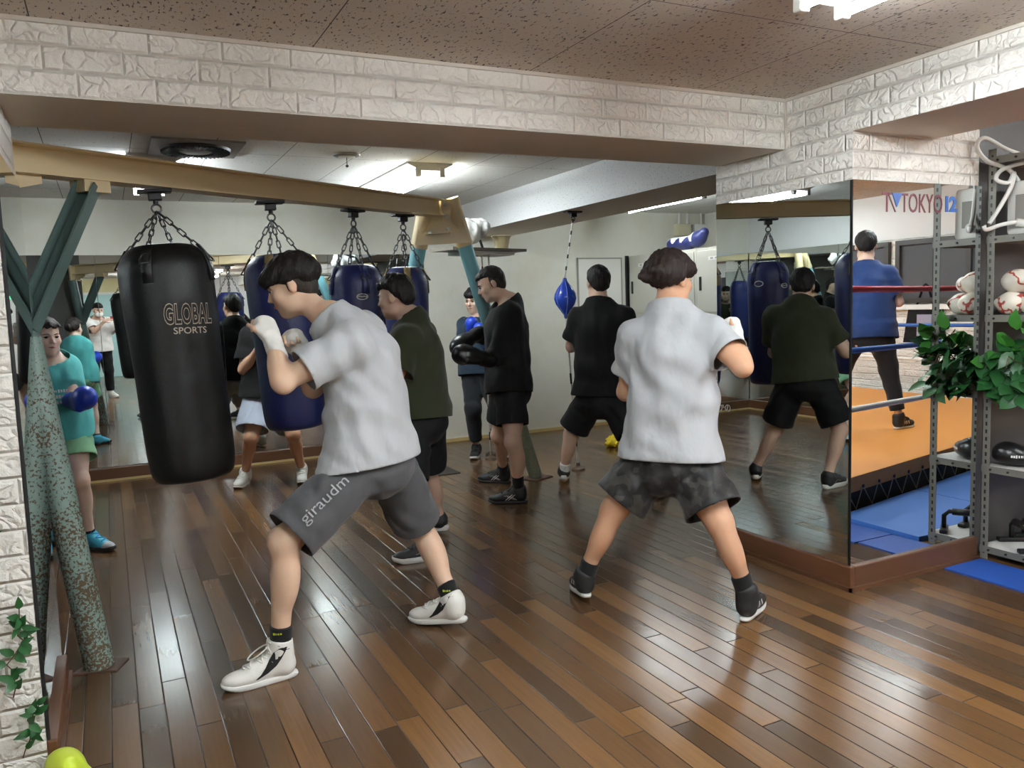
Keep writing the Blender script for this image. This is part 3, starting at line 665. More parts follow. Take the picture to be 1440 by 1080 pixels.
MB().box((-.21, .02, -.1), (.21, .026, .1)).build('panel', emit('exit_green', (30, 190, 110), 2.2), ex)
mb = MB()
mb.prism([(-.09, -.09), (.09, -.09), (.09, .09), (-.09, .09)], .027, .028, 1); mb.build('panel', emit('exit_white', (235, 250, 240), 2.2), ex)
mb = MB()
for a, b, r in (((-.01, .031, .055), (-.01, .031, .056), .017), ((-.01, .031, .03), (.0, .031, -.02), .016), ((0, .031, -.02), (.05, .031, -.05), .01), ((0, .031, -.02), (-.04, .031, -.07), .01), ((-.01, .031, .025), (.045, .031, .015), .008), ((-.01, .031, .025), (-.05, .031, .0), .008)):
    mb.tube([a, b], r, 8)
mb.build('figure', emit('exit_green_figure', (20, 150, 90), 1.0), ex)

# ------------------------------------------------------------------ ceiling fittings
def fixture(x, y0, y1, z, label, twin=True, bodyw=.27, group=None):
    r = empty('ceiling_light', (x, (y0+y1)/2, z), label, 'ceiling light', group)
    h = (y1-y0)/2; mb = MB()
    mb.prism([(-bodyw*.62, 0), (bodyw*.62, 0), (bodyw*.62, -.012), (bodyw*.28, -.055), (-bodyw*.28, -.055), (-bodyw*.62, -.012)], -h, h, 1)
    mb.build('housing', M['lampbody'], r)
    for sx in ((-1, 1) if twin else (0,)):
        tx = sx*bodyw*.33
        MB().tube([(tx, -h+.03, -.075), (tx, h-.03, -.075)], .0165, 12).build('tube', M['lampn'] if y0 < 3 else M['lamp'], r)
        for s in (-1, 1): MB().box((tx-.02, s*(h-.015)-.018, -.098), (tx+.02, s*(h-.015)+.018, -.02), bev=.006).build('lamp_holder', M['lampbody'], r)
    return r
fixture(.36, 5.65, 6.9, ZF, 'twin tube ceiling light partly hidden above the beige beam over the black bag')
fixture(2.13, 5.5, 6.75, ZF, 'twin tube ceiling light above the right end of the beige beam')
fixture(5.05, 6.05, 7.3, ZF, 'single bare tube ceiling light above the grey lockers', False, .1)
fixture(2.10, .70, 1.96, ZN, 'twin tube ceiling light at the top edge near the brick lintel')
far_l = 'twin tube ceiling light seen only in mirrors on the near ceiling'
for x, y, z, lb in ((.5, 1.0, ZN, 'twin tube ceiling light over the photographer'), (2.1, -2.2, ZN, 'twin tube ceiling light behind the photographer'), (.6, -4.4, ZN, 'twin tube ceiling light near the rear door'), (2.3, -4.6, ZN, 'twin tube ceiling light near the rear wall right of the door'),
                    (4.6, .9, 2.62, 'twin tube ceiling light over the front edge of the ring'), (6.6, .4, 2.62, 'twin tube ceiling light over the middle of the ring'), (5.4, -2.4, 2.62, 'twin tube ceiling light over the back of the ring'), (7.4, -2.6, 2.62, 'twin tube ceiling light over the window side of the ring')):
    fixture(x, y-.62, y+.62, z, lb)
# round ceiling fan vent
r = empty('ceiling_vent', (.56, 5.38, ZF), 'square ceiling panel with round black fan grille above the beige beam', 'vent')
MB().box((-.26, -.26, -.012), (.26, .26, 0), bev=.004).build('panel', M['greypanel'], r)
MB().lathe([(.205, -.012), (.20, -.026), (.185, -.03), (.12, -.03), (.105, -.022), (.10, -.012)], 48).build('grille', M['black'], r, 'auto')
mb = MB()
for k in range(44):
    a = 2*PI*k/44; mb.box((.108, -.002, -.037), (.198, .002, -.028), Matrix.Rotation(a, 3, 'Z'), (0, 0, 0))
mb.build('louvre', M['black'], r)
MB().lathe([(0, -.034), (.085, -.032), (.098, -.026), (.1, -.012)], 32).build('hub', M['greypanel'], r, 'auto')
r = empty('smoke_detector', (1.49, 5.36, ZF), 'small round recessed smoke detector on the far ceiling', 'smoke detector')
MB().lathe([(.0, -.016), (.06, -.016), (.085, -.01), (.09, 0)], 32).build('ring', M['greypanel'], r, 'auto')
MB().lathe([(0, -.02), (.055, -.018), (.06, -.012)], 24).build('sensor', M['pl_white'], r, 'auto')
mb = MB(); mb.tube([(.0, .0, -.02), (0, 0, -.07)], .003, 6); mb.lathe([(0, -.085), (.01, -.08), (.011, -.07), (0, -.065)], 10); mb.build('pull_cord', M['pl_black'], r)

# ------------------------------------------------------------------ beige beam on its A frame
BL, BR = v3(-.34, 3.76, 2.0), v3(2.20, 5.55, 2.07)
bd = nrm(BR-BL); bperp = nrm(np.cross((0, 0, 1), bd)); bup = np.cross(bd, bperp)
def BP(s, l=0.0, h=0.0): return BL+bd*s+bperp*l+bup*h
BLEN = np.linalg.norm(BR-BL)
def bprism(mb, s0, s1, l0, l1, h0, h1):
    V = [BP(s, l, h) for s in (s0, s1) for l in (l0, l1) for h in (h0, h1)]
    mb.add(V, [(0, 1, 3, 2), (4, 6, 7, 5), (0, 4, 5, 1), (2, 3, 7, 6), (0, 2, 6, 4), (1, 5, 7, 3)])
fr = empty('bag_frame', (0, 0, 0), 'beige steel beam on splayed painted legs carrying the punch bags', 'frame')
mb = MB(); bprism(mb, 0, BLEN, -.06, .06, 0, .009); bprism(mb, 0, BLEN, -.06, .06, .111, .12); bprism(mb, 0, BLEN, -.005, .005, .009, .111)
mb.build('beam', M['beige'], fr)
mb = MB(); bprism(mb, .0, .02, -.09, .09, -.08, .12)
V = [BP(.02, l, h) for l in (-.012, .012) for h in (0,)]
mb.add([BP(0, -.012, -.075), BP(.17, -.012, -.03), BP(.17, -.012, 0), BP(0, -.012, 0), BP(0, .012, -.075), BP(.17, .012, -.03), BP(.17, .012, 0), BP(0, .012, 0)], [(0, 1, 2, 3), (7, 6, 5, 4), (0, 4, 5, 1), (1, 5, 6, 2), (2, 6, 7, 3), (3, 7, 4, 0)])
mb.build('end_bracket', M['beige'], fr)
mb = MB(); bprism(mb, .33, .45, -.05, .05, -.05, 0); mb.build('brace_bracket', M['beige'], fr)
# left leg: pipe against the pillar mirror, flat brace up to the beam
def cyl(name, a, b, r, m, parent, seg=20): return MB().tube([a, b], r, seg).build(name, m, parent, 'auto')
LF = v3(-.13, 3.64, .0); LT = v3(-.365, 3.81, 1.93); LJ = LF+(LT-LF)*.735
cyl('leg', LF, LF+(LT-LF)*.70, .057, M['rust'], fr); cyl('leg_sleeve', LF+(LT-LF)*.70, LT, .053, M['teal'], fr)
MB().prism([(-.10, -.03), (.06, -.08), (.11, .03), (-.02, .09)], 0, .006).build('foot_plate', M['rustplate'], fr).location = (LF[0], LF[1], 0)
a = v3(*BP(.39, 0, -.03)); b = LJ+v3(.02, 0, -.04)
dr = nrm(b-a); sd = nrm(np.cross(dr, (.44, .89, 0))); fw = np.cross(dr, sd)
mb = MB()
for (u0, u1, w0, w1) in ((-.042, .042, -.006, .006), (.034, .042, .006, .06), (-.042, -.034, .006, .06)):
    V = [p+sd*u+fw*w for p in (a, b) for u in (u0, u1) for w in (w0, w1)]
    mb.add(V, [(0, 1, 3, 2), (4, 6, 7, 5), (0, 4, 5, 1), (2, 3, 7, 6), (0, 2, 6, 4), (1, 5, 7, 3)])
o = mb.build('brace', M['teal'], fr); bmn = bmesh.new(); bmn.from_mesh(o.data); bmesh.ops.recalc_face_normals(bmn, faces=bmn.faces[:]); bmn.to_mesh(o.data); bmn.free()
# right end: gusset plate with two stubs and two legs
sp = nrm(v3(1.23, -.44, 0)); TC = v3(*BR)+bd*.03
RF = v3(3.06, 5.81, 0); topR = TC+sp*.07+v3(0, 0, .13); ldr = nrm(RF-topR); LFt = v3(1.83, 6.25, 0); topL = TC-sp*.10+v3(0, 0, .10); ldl = nrm(LFt-topL)
kR = topR+ldr*(.33/abs(ldr[2])); kL = topL+ldl*(.31/abs(ldl[2]))
cyl('leg_sleeve', topR, kR, .062, M['beige'], fr); cyl('leg_sleeve', topL, kL, .062, M['beige'], fr)
cyl('leg', kR-ldr*.02, RF-ldr*.02, .055, M['wornshadecyan'], fr); cyl('leg', kL-ldl*.02, LFt-ldl*.02, .055, M['wornshadecyan'], fr)
for F_ in (RF, LFt): MB().box((-.11, -.09, 0), (.11, .09, .008), Matrix.Rotation(.4, 3, 'Z')).build('foot_plate', M['rustplate'], fr).location = tuple(F_)
nn_ = nrm(np.cross(sp, (0, 0, 1)))
def plate(pts, t0, t1):
    """polygon in the gusset plane: (along sp, z)"""
    mbx = MB(); n = len(pts)
    V = [TC+sp*p[0]+v3(0, 0, p[1])+nn_*t for t in (t0, t1) for p in pts]
    mbx.add(V, [tuple(range(n-1, -1, -1)), tuple(range(n, 2*n))]+[(i, (i+1) % n, n+(i+1) % n, n+i) for i in range(n)]); return mbx
plate([(-.20, -.20), (.20, -.19), (.10, .13), (-.12, .11)], .0, .012).build('gusset_plate', M['beige'], fr)
plate([(-.12, -.13), (.06, -.12), (.075, .12), (-.0, .12), (-.0, -.04), (-.02, -.07), (-.12, -.10)], .012, .05).build('flange_plate', M['beige'], fr)
for s, z in ((.03, .08), (.035, -.0), (.04, -.09), (-.09, -.115)):
    p = TC+sp*s+v3(0, 0, z); MB().tube([p+nn_*.05, p+nn_*.068], .013, 6).build('bolt', M['bolt'], fr)
# plank shelf with bundled junk behind the frame head
sh = empty('plank_shelf', (2.68, 5.98, 1.85), 'rough grey plank shelf hung behind the beam end under the duct', 'shelf', rot=(0, 0, .3))
MB().box((-.36, -.14, .0), (.42, .14, .022)).build('board', mat_wood('grey_board', (86, 80, 72), (120, 112, 100)), sh)
MB().box((-.2, -.12, -.03), (.3, .12, -.002)).build('board', mat_wood('pale_board', (186, 178, 166), (206, 200, 188)), sh)
mb = MB(); mb.tube([(-.1, .1, .022), (-.1, .13, .3)], .012, 8); mb.tube([(.18, .12, .022), (.10, .12, .2), (-.1, .12, .27)], .011, 8); mb.build('bracket', M['pl_black'], sh)
def frame_of(f, u):
    f = nrm(f); u = nrm(v3(u)-f*(f@v3(u))); l = np.cross(u, f); return l, f, u
I3 = np.eye(3)
o = blob('plastic_bundle', [EL((2.60, 5.97, 1.99), I3, (.11, .1, .09), .05), EL((2.72, 6.03, 2.04), I3, (.1, .09, .07), .05), EL((2.58, 6.0, 2.05), I3, (.08, .08, .07), .05)], .012, simple('clear_plastic_wrap', (206, 206, 204), .25, bump=.6, bscale=30), post=lambda D, x, y, zz: np.maximum(folds(5, .012, .08)(D, x, y, zz), 1.8745-zz+0*x))
tag(o, 'crumpled bundle in pale plastic wrap on the plank shelf under the duct', 'bundle')
r = empty('cream_bin', (2.94, 6.06, 1.8735), 'small cream plastic bin on the right end of the plank shelf', 'bin', rot=(0, 0, .3))
MB().lathe([(.05, 0), (.075, .1), (.08, .1), (.084, .105), (.08, .11), (.07, .105), (.046, .01), (0, .01)], 24).build('tub', simple('cream_tub', (204, 190, 152), .5), r, 'auto')

# ------------------------------------------------------------------ punch bags
def chain(mb, a, b, r=.0135, t=.0034, slack=0.0):
    a = v3(a); b = v3(b); L = np.linalg.norm(b-a); n = max(3, int(L/(r*2.7))); d = (b-a)/L; s0 = nrm(np.cross(d, (.3, .8, .1))); s1 = np.cross(d, s0)
    st = L/n
    for i in range(n):
        c = a+d*(st*(i+.5)); s = s0 if i % 2 else s1; h = st*.5+t*1.1; w = r*.72
        pts = []
        for k in range(12):
            q = 2*PI*k/12; x = w*math.cos(q); y = (h-w)*(1 if math.sin(q) >= 0 else -1)+w*math.sin(q)
            pts.append(c+s*x+d*y)
        mb.tube(pts, t, 6, True)
def punch_bag(hang, top_z, bot_z, R, m, label, tilt=(0, 0), squash=1.0, taper=.93, turn=0.0, strapm=None):
    """root at the hanging point; local z down to the bag"""
    r = empty('punch_bag', tuple(hang), label, 'punch bag', rot=(tilt[0], tilt[1], turn))
    t, b = top_z-hang[2], bot_z-hang[2]; H = t-b
    prof = [(0, b), (R*taper*.80, b+.004), (R*taper*.93, b+.02), (R*taper, b+.06)]
    for i in range(1, 10): 
        q = i/10; prof.append((R*(taper+(1-taper)*q)*(1+.012*math.sin(9*q)), b+.06+(H-.2)*q))
    prof += [(R, t-.14), (R*.985, t-.10), (R*.90, t-.055), (R*.72, t-.018), (R*.6, t-.004), (R*.3, t-.01), (0, t-.012)]
    body = MB().lathe(prof, 56).build('bag_body', m, r, True)
    md = body.modifiers.new('sub', 'SUBSURF'); md.levels = 1; md.render_levels = 1
    # hook, swivel and plate under the beam
    mb = MB(); mb.box((-.075, -.035, .0), (.075, .035, .014), bev=.004); mb.box((-.03, -.02, -.035), (.03, .02, .0), bev=.005); mb.tube([(0, 0, -.03), (0, 0, -.05)], .012, 10)
    mb.build('hanger_bracket', M['black'], r)
    mb = MB(); mb.tube([(.02*math.cos(a), 0, -.072+.02*math.sin(a)) for a in [2*PI*k/20 for k in range(20)]], .005, 8, True); mb.build('ring', M['steel'], r)
    for k in range(4):
        a = PI/4+k*PI/2+.35
        ca, sa = math.cos(a), math.sin(a); pe = (R*.80*ca, R*.80*sa, t-.028)
        mb = MB(); chain(mb, (0.006*ca, .006*sa, -.09), pe); mb.build('chain', M['steel'], r, True)
        q = [(R*.78*ca, R*.78*sa, t-.02), (R*.93*ca, R*.93*sa, t-.065), (R*1.008*ca, R*1.008*sa, t-.13), (R*1.01*ca, R*1.01*sa, t-.19)]
        mb = MB(); w = .022; V = []
        for p in q:
            for s in (-1, 1): V.append((p[0]-s*w*sa, p[1]+s*w*ca, p[2]+.002)); 
        for p in q:
            for s in (-1, 1): V.append((p[0]*1.035-s*w*sa, p[1]*1.035+s*w*ca, p[2]+.006))
        n = len(q); F = []
        for i in range(n-1):
            F += [(8+2*i, 8+2*i+1, 8+2*i+3, 8+2*i+2), (2*i, 2*i+8, 2*i+10, 2*i+2), (2*i+1, 2*i+3, 2*i+11, 2*i+9)]
        F += [(6, 14, 15, 7), (0, 1, 9, 8)]
        mb.add(V, F); st = mb.build('strap', strapm or m, r, True)
        mb = MB(); c0 = v3(R*.985*ca, R*.985*sa, t-.085); tl = v3(-sa, ca, 0); ul = nrm(v3(-.55*ca, -.55*sa, .8)); oo = nrm(v3(ca, sa, .7))*.008
        pts = [c0+oo+tl*(-.024)+ul*(-.02), c0+oo+tl*.024+ul*(-.02)]+[c0+oo+tl*.026*math.cos(g)+ul*(.03*math.sin(g)) for g in [PI*j/8 for j in range(9)]]
        mb.tube(pts, .004, 6, True); mb.build('dee_ring', M['steel'], st, True)
    return r, body
bagk, bk = punch_bag(BP(.71, 0, -.024), 1.755, .635, .208, M['bagk'], 'fat black leather punch bag with white lettering nearest the camera', tilt=(math.radians(-1.8), math.radians(-3.6)))
bag2, b2 = punch_bag(BP(1.44, 0, -.024), 1.74, .77, .178, M['bagb'], 'navy punch bag the charcoal shorts boxer leans against', tilt=(math.radians(-1.6), math.radians(-3.0)), strapm=M['strap'])
bag3, b3 = punch_bag(BP(2.14, 0, -.024), 1.705, .70, .162, M['bagb'], 'navy punch bag with small oval badge left of the olive shirt', turn=.5)
bag4, b4 = punch_bag(BP(2.66, 0, -.024), 1.705, .70, .150, M['bagb'], 'navy punch bag hanging last before the beam end', turn=.2, strapm=M['strap'])
bpy.context.view_layer.update()
RGT, FWD = v3(.895, -.445, 0), v3(.445, .895, 0)
bv = bvh_of(bk)
c = v3(.295, 4.15, 1.430); rg = nrm(v3(.975, .22, 0)); upb = v3(0, 0, 1)
V0, F0 = text_tris('GLOBAL', 1.0, 0, 1.12); e0 = V0.max(0)-V0.min(0)
for off, m, bold in ((.0012, M['cream'], .058), (.0022, M['brownp'], .022), (.0030, M['blackp'], .006)):
    V, F = text_tris('GLOBAL', 1.0, bold, 1.12); V[:, 0] *= .212/e0[0]; V[:, 1] *= .084/e0[1]
    project('lettering', V, F, c, rg, upb, m, bagk, bv, off)
V, F = text_fit('SPORTS', .15, .03, .01); project('lettering', V, F, c-v3(0, 0, .075), rg, upb, M['cream'], bagk, bv, .0015)
# oval badge on bag three
bv = bvh_of(b3); V = []; F = []
for k in range(24):
    a = 2*PI*k/24; V.append((.034*math.cos(a), .02*math.sin(a))); V.append((.028*math.cos(a), .0145*math.sin(a)))
F = [(2*k, (2*k+2) % 48, (2*k+3) % 48, 2*k+1) for k in range(24)]
project('badge', V, F, (1.38, 4.80, 1.50), (.9, -.43, 0), (0, 0, 1), M['whitep'], bag3, bv, .002)
V, F = text_tris('Winning', .016, .0004); project('badge', V, F, (1.38, 4.80, 1.50), (.9, -.43, 0), (0, 0, 1), M['whitep'], bag3, bv, .0022)
bv = bvh_of(b3); V = []; F = []
for k in range(24):
    a = 2*PI*k/24; V.append((.04*math.cos(a), .024*math.sin(a))); V.append((.033*math.cos(a), .018*math.sin(a)))
F = [(2*k, (2*k+2) % 48, (2*k+3) % 48, 2*k+1) for k in range(24)]
project('badge', V, F, (1.60, 4.93, 1.52), (.25, .97, 0), (0, 0, 1), M['whitep'], bag3, bv, .002)

# ------------------------------------------------------------------ double-end ball
def rope(a, b, r, n, parent):
    a = v3(a); b = v3(b); mb = MB(); k = n*2
    mb.tube([a+(b-a)*(i/k) for i in range(k+1)], r, 8)
    mb.MI = [1 if ((j//8)//2) % 3 == 2 else 0 for j in range(len(mb.F))]
    return mb.build('cord', [M['rsilk'], M['ropek']], parent, True)
M['rsilk'] = simple('white_cord', (224, 222, 214), .6, bump=.5, bscale=300); M['ropek'] = simple('black_cord_mark', (30, 30, 32), .6)
bt = v3(3.42, 5.72, ZB); bc = v3(3.28, 5.55, 1.42); bb = v3(3.50, 5.88, .03)
bt = v3(3.41, 5.70, ZB); bb = v3(3.517, 5.90, .03); bc = v3(3.33, 5.72, 1.455)
r = empty('double_end_ball', tuple(bc), 'small glossy blue teardrop ball strung on a striped cord from ceiling to floor', 'punch ball')
r2 = v3(*bc)
prof = [(0, -.165), (.010, -.155), (.014, -.13), (.045, -.09), (.078, -.045), (.092, .0), (.085, .04), (.062, .085), (.036, .115), (.018, .14), (.012, .165), (0, .17)]
MB().lathe(prof, 32).build('ball', mat_leather('blue_ball_leather', (36, 66, 170), .22, 120, .08), r, True)
mb = MB()
for k in range(6):
    a = 2*PI*k/6+.2; mb.tube([((p[0]+.001)*math.cos(a), (p[0]+.001)*math.sin(a), p[1]) for p in prof[1:-1]], .0028, 6)
mb.build('seam', simple('pale_seam', (120, 150, 210), .4), r, True)
rope(v3(0, 0, .165), bt-r2+v3(0, 0, -.06), .0065, 15, r); rope(v3(0, 0, -.16), bb-r2, .0085, 14, r)
mb = MB(); q = bt-r2; mb.box((q[0]-.07, q[1]-.035, q[2]-.014), (q[0]+.07, q[1]+.035, q[2]), bev=.004); mb.box((q[0]-.025, q[1]-.02, q[2]-.045), (q[0]+.025, q[1]+.02, q[2]-.012)); mb.tube([(q[0]+.016*math.cos(a), q[1], q[2]-.06+.016*math.sin(a)) for a in [2*PI*j/16 for j in range(16)]], .004, 6, True)
mb.build('hanger_bracket', M['black'], r)
q = bb-r2; MB().lathe([(.06, -.03), (.056, -.016), (.03, -.006), (.018, .0), (.014, .03), (0, .034)], 24, q).build('floor_cup', simple('rubber_cup', (92, 70, 56), .5), r, 'auto')
for i, (p, qd) in enumerate(((v3(3.106, 6.79, 0), v3(2.74, 6.02, 1.82)), (v3(3.20, 6.98, 0), v3(2.80, 6.02, 1.82)))):
    r = empty('rope_anchor', tuple(p), ['striped rope with brown floor cup directly behind the black long sleeved man', 'striped rope with brown floor cup nearest the back wall'][i], 'rope')
    MB().lathe([(.055, 0), (.05, .014), (.026, .024), (.014, .03), (0, .05)], 20).build('floor_cup', simple('rubber_cup_b', (86, 68, 54), .5), r, 'auto')
    rope(v3(0, 0, .03), qd-p, .007, 22, r)

# ------------------------------------------------------------------ lockers and things round the back wall
LX, LZ = 5.45, 1.93
for i in range(3):
    y0 = 6.08+i*.60; y1 = y0+.596
    r = empty('locker', (LX, (y0+y1)/2, 0), ['grey steel locker at the near end of the row beside the column', 'grey steel locker in the middle of the row', 'grey steel locker at the far end of the row by the notice panel'][i], 'locker', 'grey lockers in one row')
    yc = (y0+y1)/2
    MB().box((0, y0-yc, .06), (.5, y1-yc, LZ)).build('cabinet', M['locker'], r)
    MB().box((.03, y0-yc+.02, 0), (.47, y1-yc-.02, .06)).build('plinth', M['lockdark'], r)
    for kz, (z0, z1) in enumerate(((.09, .66), (.68, 1.26), (1.28, LZ-.03))):
        d = MB().box((-.012, y0-yc+.03, z0), (.0, y1-yc-.03, z1), bev=.004).build('door', M['locker'], r)
        MB().box((-.022, y1-yc-.09, z0+.22), (-.012, y1-yc-.06, z0+.36), bev=.003).build('handle', M['pl_black'], d)
        mb = MB(); mb.box((-.0135, -.12, z1-.10), (-.012, .1, z1-.065)); mb.build('name_plate', M['pl_white'], d)
        mb = MB()
        for s in range(3): mb.box((-.015, -.11+s*.07, z1-.092), (-.0135, -.07+s*.07, z1-.073))
        mb.build('name_mark', M['greyp'], d)
gl = blob('glove', [RC((5.62, 7.28, 2.02), (5.60, 6.98, 2.01), .07, .075, .03), EL((5.60, 6.84, 2.04), I3, (.07, .11, .085), .05), RC((5.60, 6.78, 2.06), (5.60, 6.73, 2.10), .06, .05, .04)], .012, [M['navy'], M['whitep']], mi=lambda C: ((C[:, 2] > 2.045+.03*np.sin(C[:, 1]*40)) & (C[:, 1] > 6.86)).astype(int))
gl.data.materials[0] = mat_leather('navy_glove_leather', (34, 40, 92), .4, 100, .2)
tag(gl, 'navy and white boxing glove lying on top of the lockers', 'boxing glove'); gl.name = 'boxing_glove'
r = empty('junction_box', (6.28, YB, 2.24), 'cream junction box with conduits on the back wall above the lockers', 'junction box')
MB().box((-.16, -.09, -.07), (.04, 0, .07), bev=.006).build('box', simple('cream_box', (206, 200, 170), .5), r)
for x in (-.09, .03, .24): MB().tube([(x, -.03, -.04 if x < .2 else -.1), (x, -.03, .20)], .018, 10).build('conduit', M['shelfboard'], r)
MB().box((.12, -.06, -.10), (.36, 0, .07), bev=.006).build('box', M['pl_white'], r)
r = empty('notice_panel', (5.08, YB, 1.55), 'pale notice panel on the back wall beside the lockers', 'notice')
MB().box((-.30, -.012, -.36), (.28, 0, .36)).build('board', simple('pale_board_face', (226, 224, 216), .5), r)
mb = MB()
for a, b in (((-.31, -.016, -.37), (-.295, 0, .37)), ((.275, -.016, -.37), (.29, 0, .37)), ((-.31, -.016, .355), (.29, 0, .37)), ((-.31, -.016, -.37), (.29, 0, -.355))): mb.box(a, b)
mb.build('frame', M['greypanel'], r)
r = empty('wall_mirror', (5.62, YB, 1.3), 'narrow dark framed mirror on the back wall right beside the lockers', 'mirror')
MB().box((-.16, -.012, -.6), (.16, -.004, .62)).build('glass', M['mirror'], r); MB().box((-.2, -.02, -.62), (-.16, 0, .64)).build('frame', M['edge'], r)
yl = blob('mop_head', [EL((4.50, 6.72, .04), I3, (.14, .13, .05), .05), EL((4.38, 6.62, .035), I3, (.10, .08, .04), .05), EL((4.62, 6.75, .05), I3, (.12, .12, .06), .05), RC((4.6, 6.75, .07), (4.66, 6.8, .13), .05, .03, .03)], .01, simple('yellow_yarn', (226, 196, 36), .8, bump=1.0, bscale=60), post=folds(2, .014, .05)); tag(yl, 'bright yellow mop head heaped on the floor by the lockers', 'mop')
r = empty('folding_stand', (4.78, 7.05, 0), 'dark folding stand on the floor behind the yellow mop head', 'stand')
mb = MB(); mb.tube([(0, 0, 0), (.02, .02, .55)], .025, 10); mb.tube([(-.18, .0, .012), (.18, .0, .012)], .015, 8); mb.tube([(0, -.18, .012), (0, .18, .012)], .015, 8); mb.build('post', M['pl_black'], r)
o = MB().box((2.30, 6.36, .0005), (2.62, 6.86, .006), bev=.002).build('floor_hatch', simple('dark_hatch', (44, 40, 36), .5)); tag(o, 'dark square hatch set in the plank floor behind the olive shirt', 'floor hatch')
# ------------------------------------------------------------------ people
def hand_prims(w, d, n, s, curl, size=1.0, thumb=.5):
    """w wrist, d towards fingers, n out of the palm, s towards the thumb"""
    d, n, s = nrm(d), nrm(n), nrm(s); z = size
    P = [EL(w+d*.048*z, (d, s, n), (.054*z, .041*z, .017*z), .012), RC(w-d*.01, w+d*.03*z, .024*z, .024*z, .015)]
    for i in range(4):
        b = w+d*(.088-.006*abs(i-1.2))*z+s*(.031-.0205*i)*z
        L = [.074, .082, .076, .060][i]*z; ang = curl*(.85+.1*i)
        p = b; a = 0; dd = d
        for k, fr in enumerate((.45, .32, .23)):
            a += ang*(.8, 1.1, .8)[k]; dd = d*math.cos(a)+n*math.sin(a); q = p+dd*L*fr
            P.append(RC(p, q, (.0092-.0008*k)*z, (.0085-.0009*k)*z, .004)); p = q
    b = w+d*.028*z+s*.03*z; d1 = nrm(d*.65+s*.62+n*.35); q = b+d1*.042*z; d2 = nrm(d*.85+s*(.25-.5*thumb)+n*(.3+.6*thumb)); e = q+d2*.034*z
    P += [RC(b, q, .0135*z, .011*z, .01), RC(q, e, .0105*z, .0085*z, .004)]
    return P
def head_prims(c, fr, z=1.0, fem=False):
    """c = head centre (between the ears, a little above eye level); fr rows: lateral(left), forward, up"""
    l, f, u = fr
    def Q(x, y, w): return c+(l*x+f*y+u*w)*z
    e = lambda p, r, k=.02: EL(Q(*p), fr, tuple(v*z for v in r), k)
    P = [e((0, -.008, .030), (.076, .096, .086), .02), e((0, .030, -.045), (.052 if fem else .058, .066, .078), .03), e((0, .066, -.098), (.017 if fem else .022, .020, .018), .03)]
    for s in (-1, 1):
        P += [e((s*.042, .060, -.022), (.026, .026, .026), .025), e((s*.046, .02, -.075), (.022, .034, .024), .03),
              RC(Q(s*.012, .090, .022), Q(s*.045, .074, .024), (.007 if fem else .010)*z, (.006 if fem else .008)*z, .012)]
    P += [RC(Q(0, .090, .012), Q(0, .110, -.026), .0075*z, .0105*z, .010), e((.010, .099, -.030), (.009, .010, .007), .006), e((-.010, .099, -.030), (.009, .010, .007), .006),
          e((0, .088, -.054), (.022, .011, .0055), .008), e((0, .086, -.064), (.019, .011, .006), .008)]
    for s in (-1, 1): P += [EL(Q(s*.079, -.012, -.008), (nrm(l*.93-f*s*.36), nrm(f*.93+l*s*.36), u), (.010*z, .019*z, .031*z), .008)]
    S = [e((s*.032, .100, .004), (.018, .016, .010), .012) for s in (-1, 1)]
    return P, S, Q
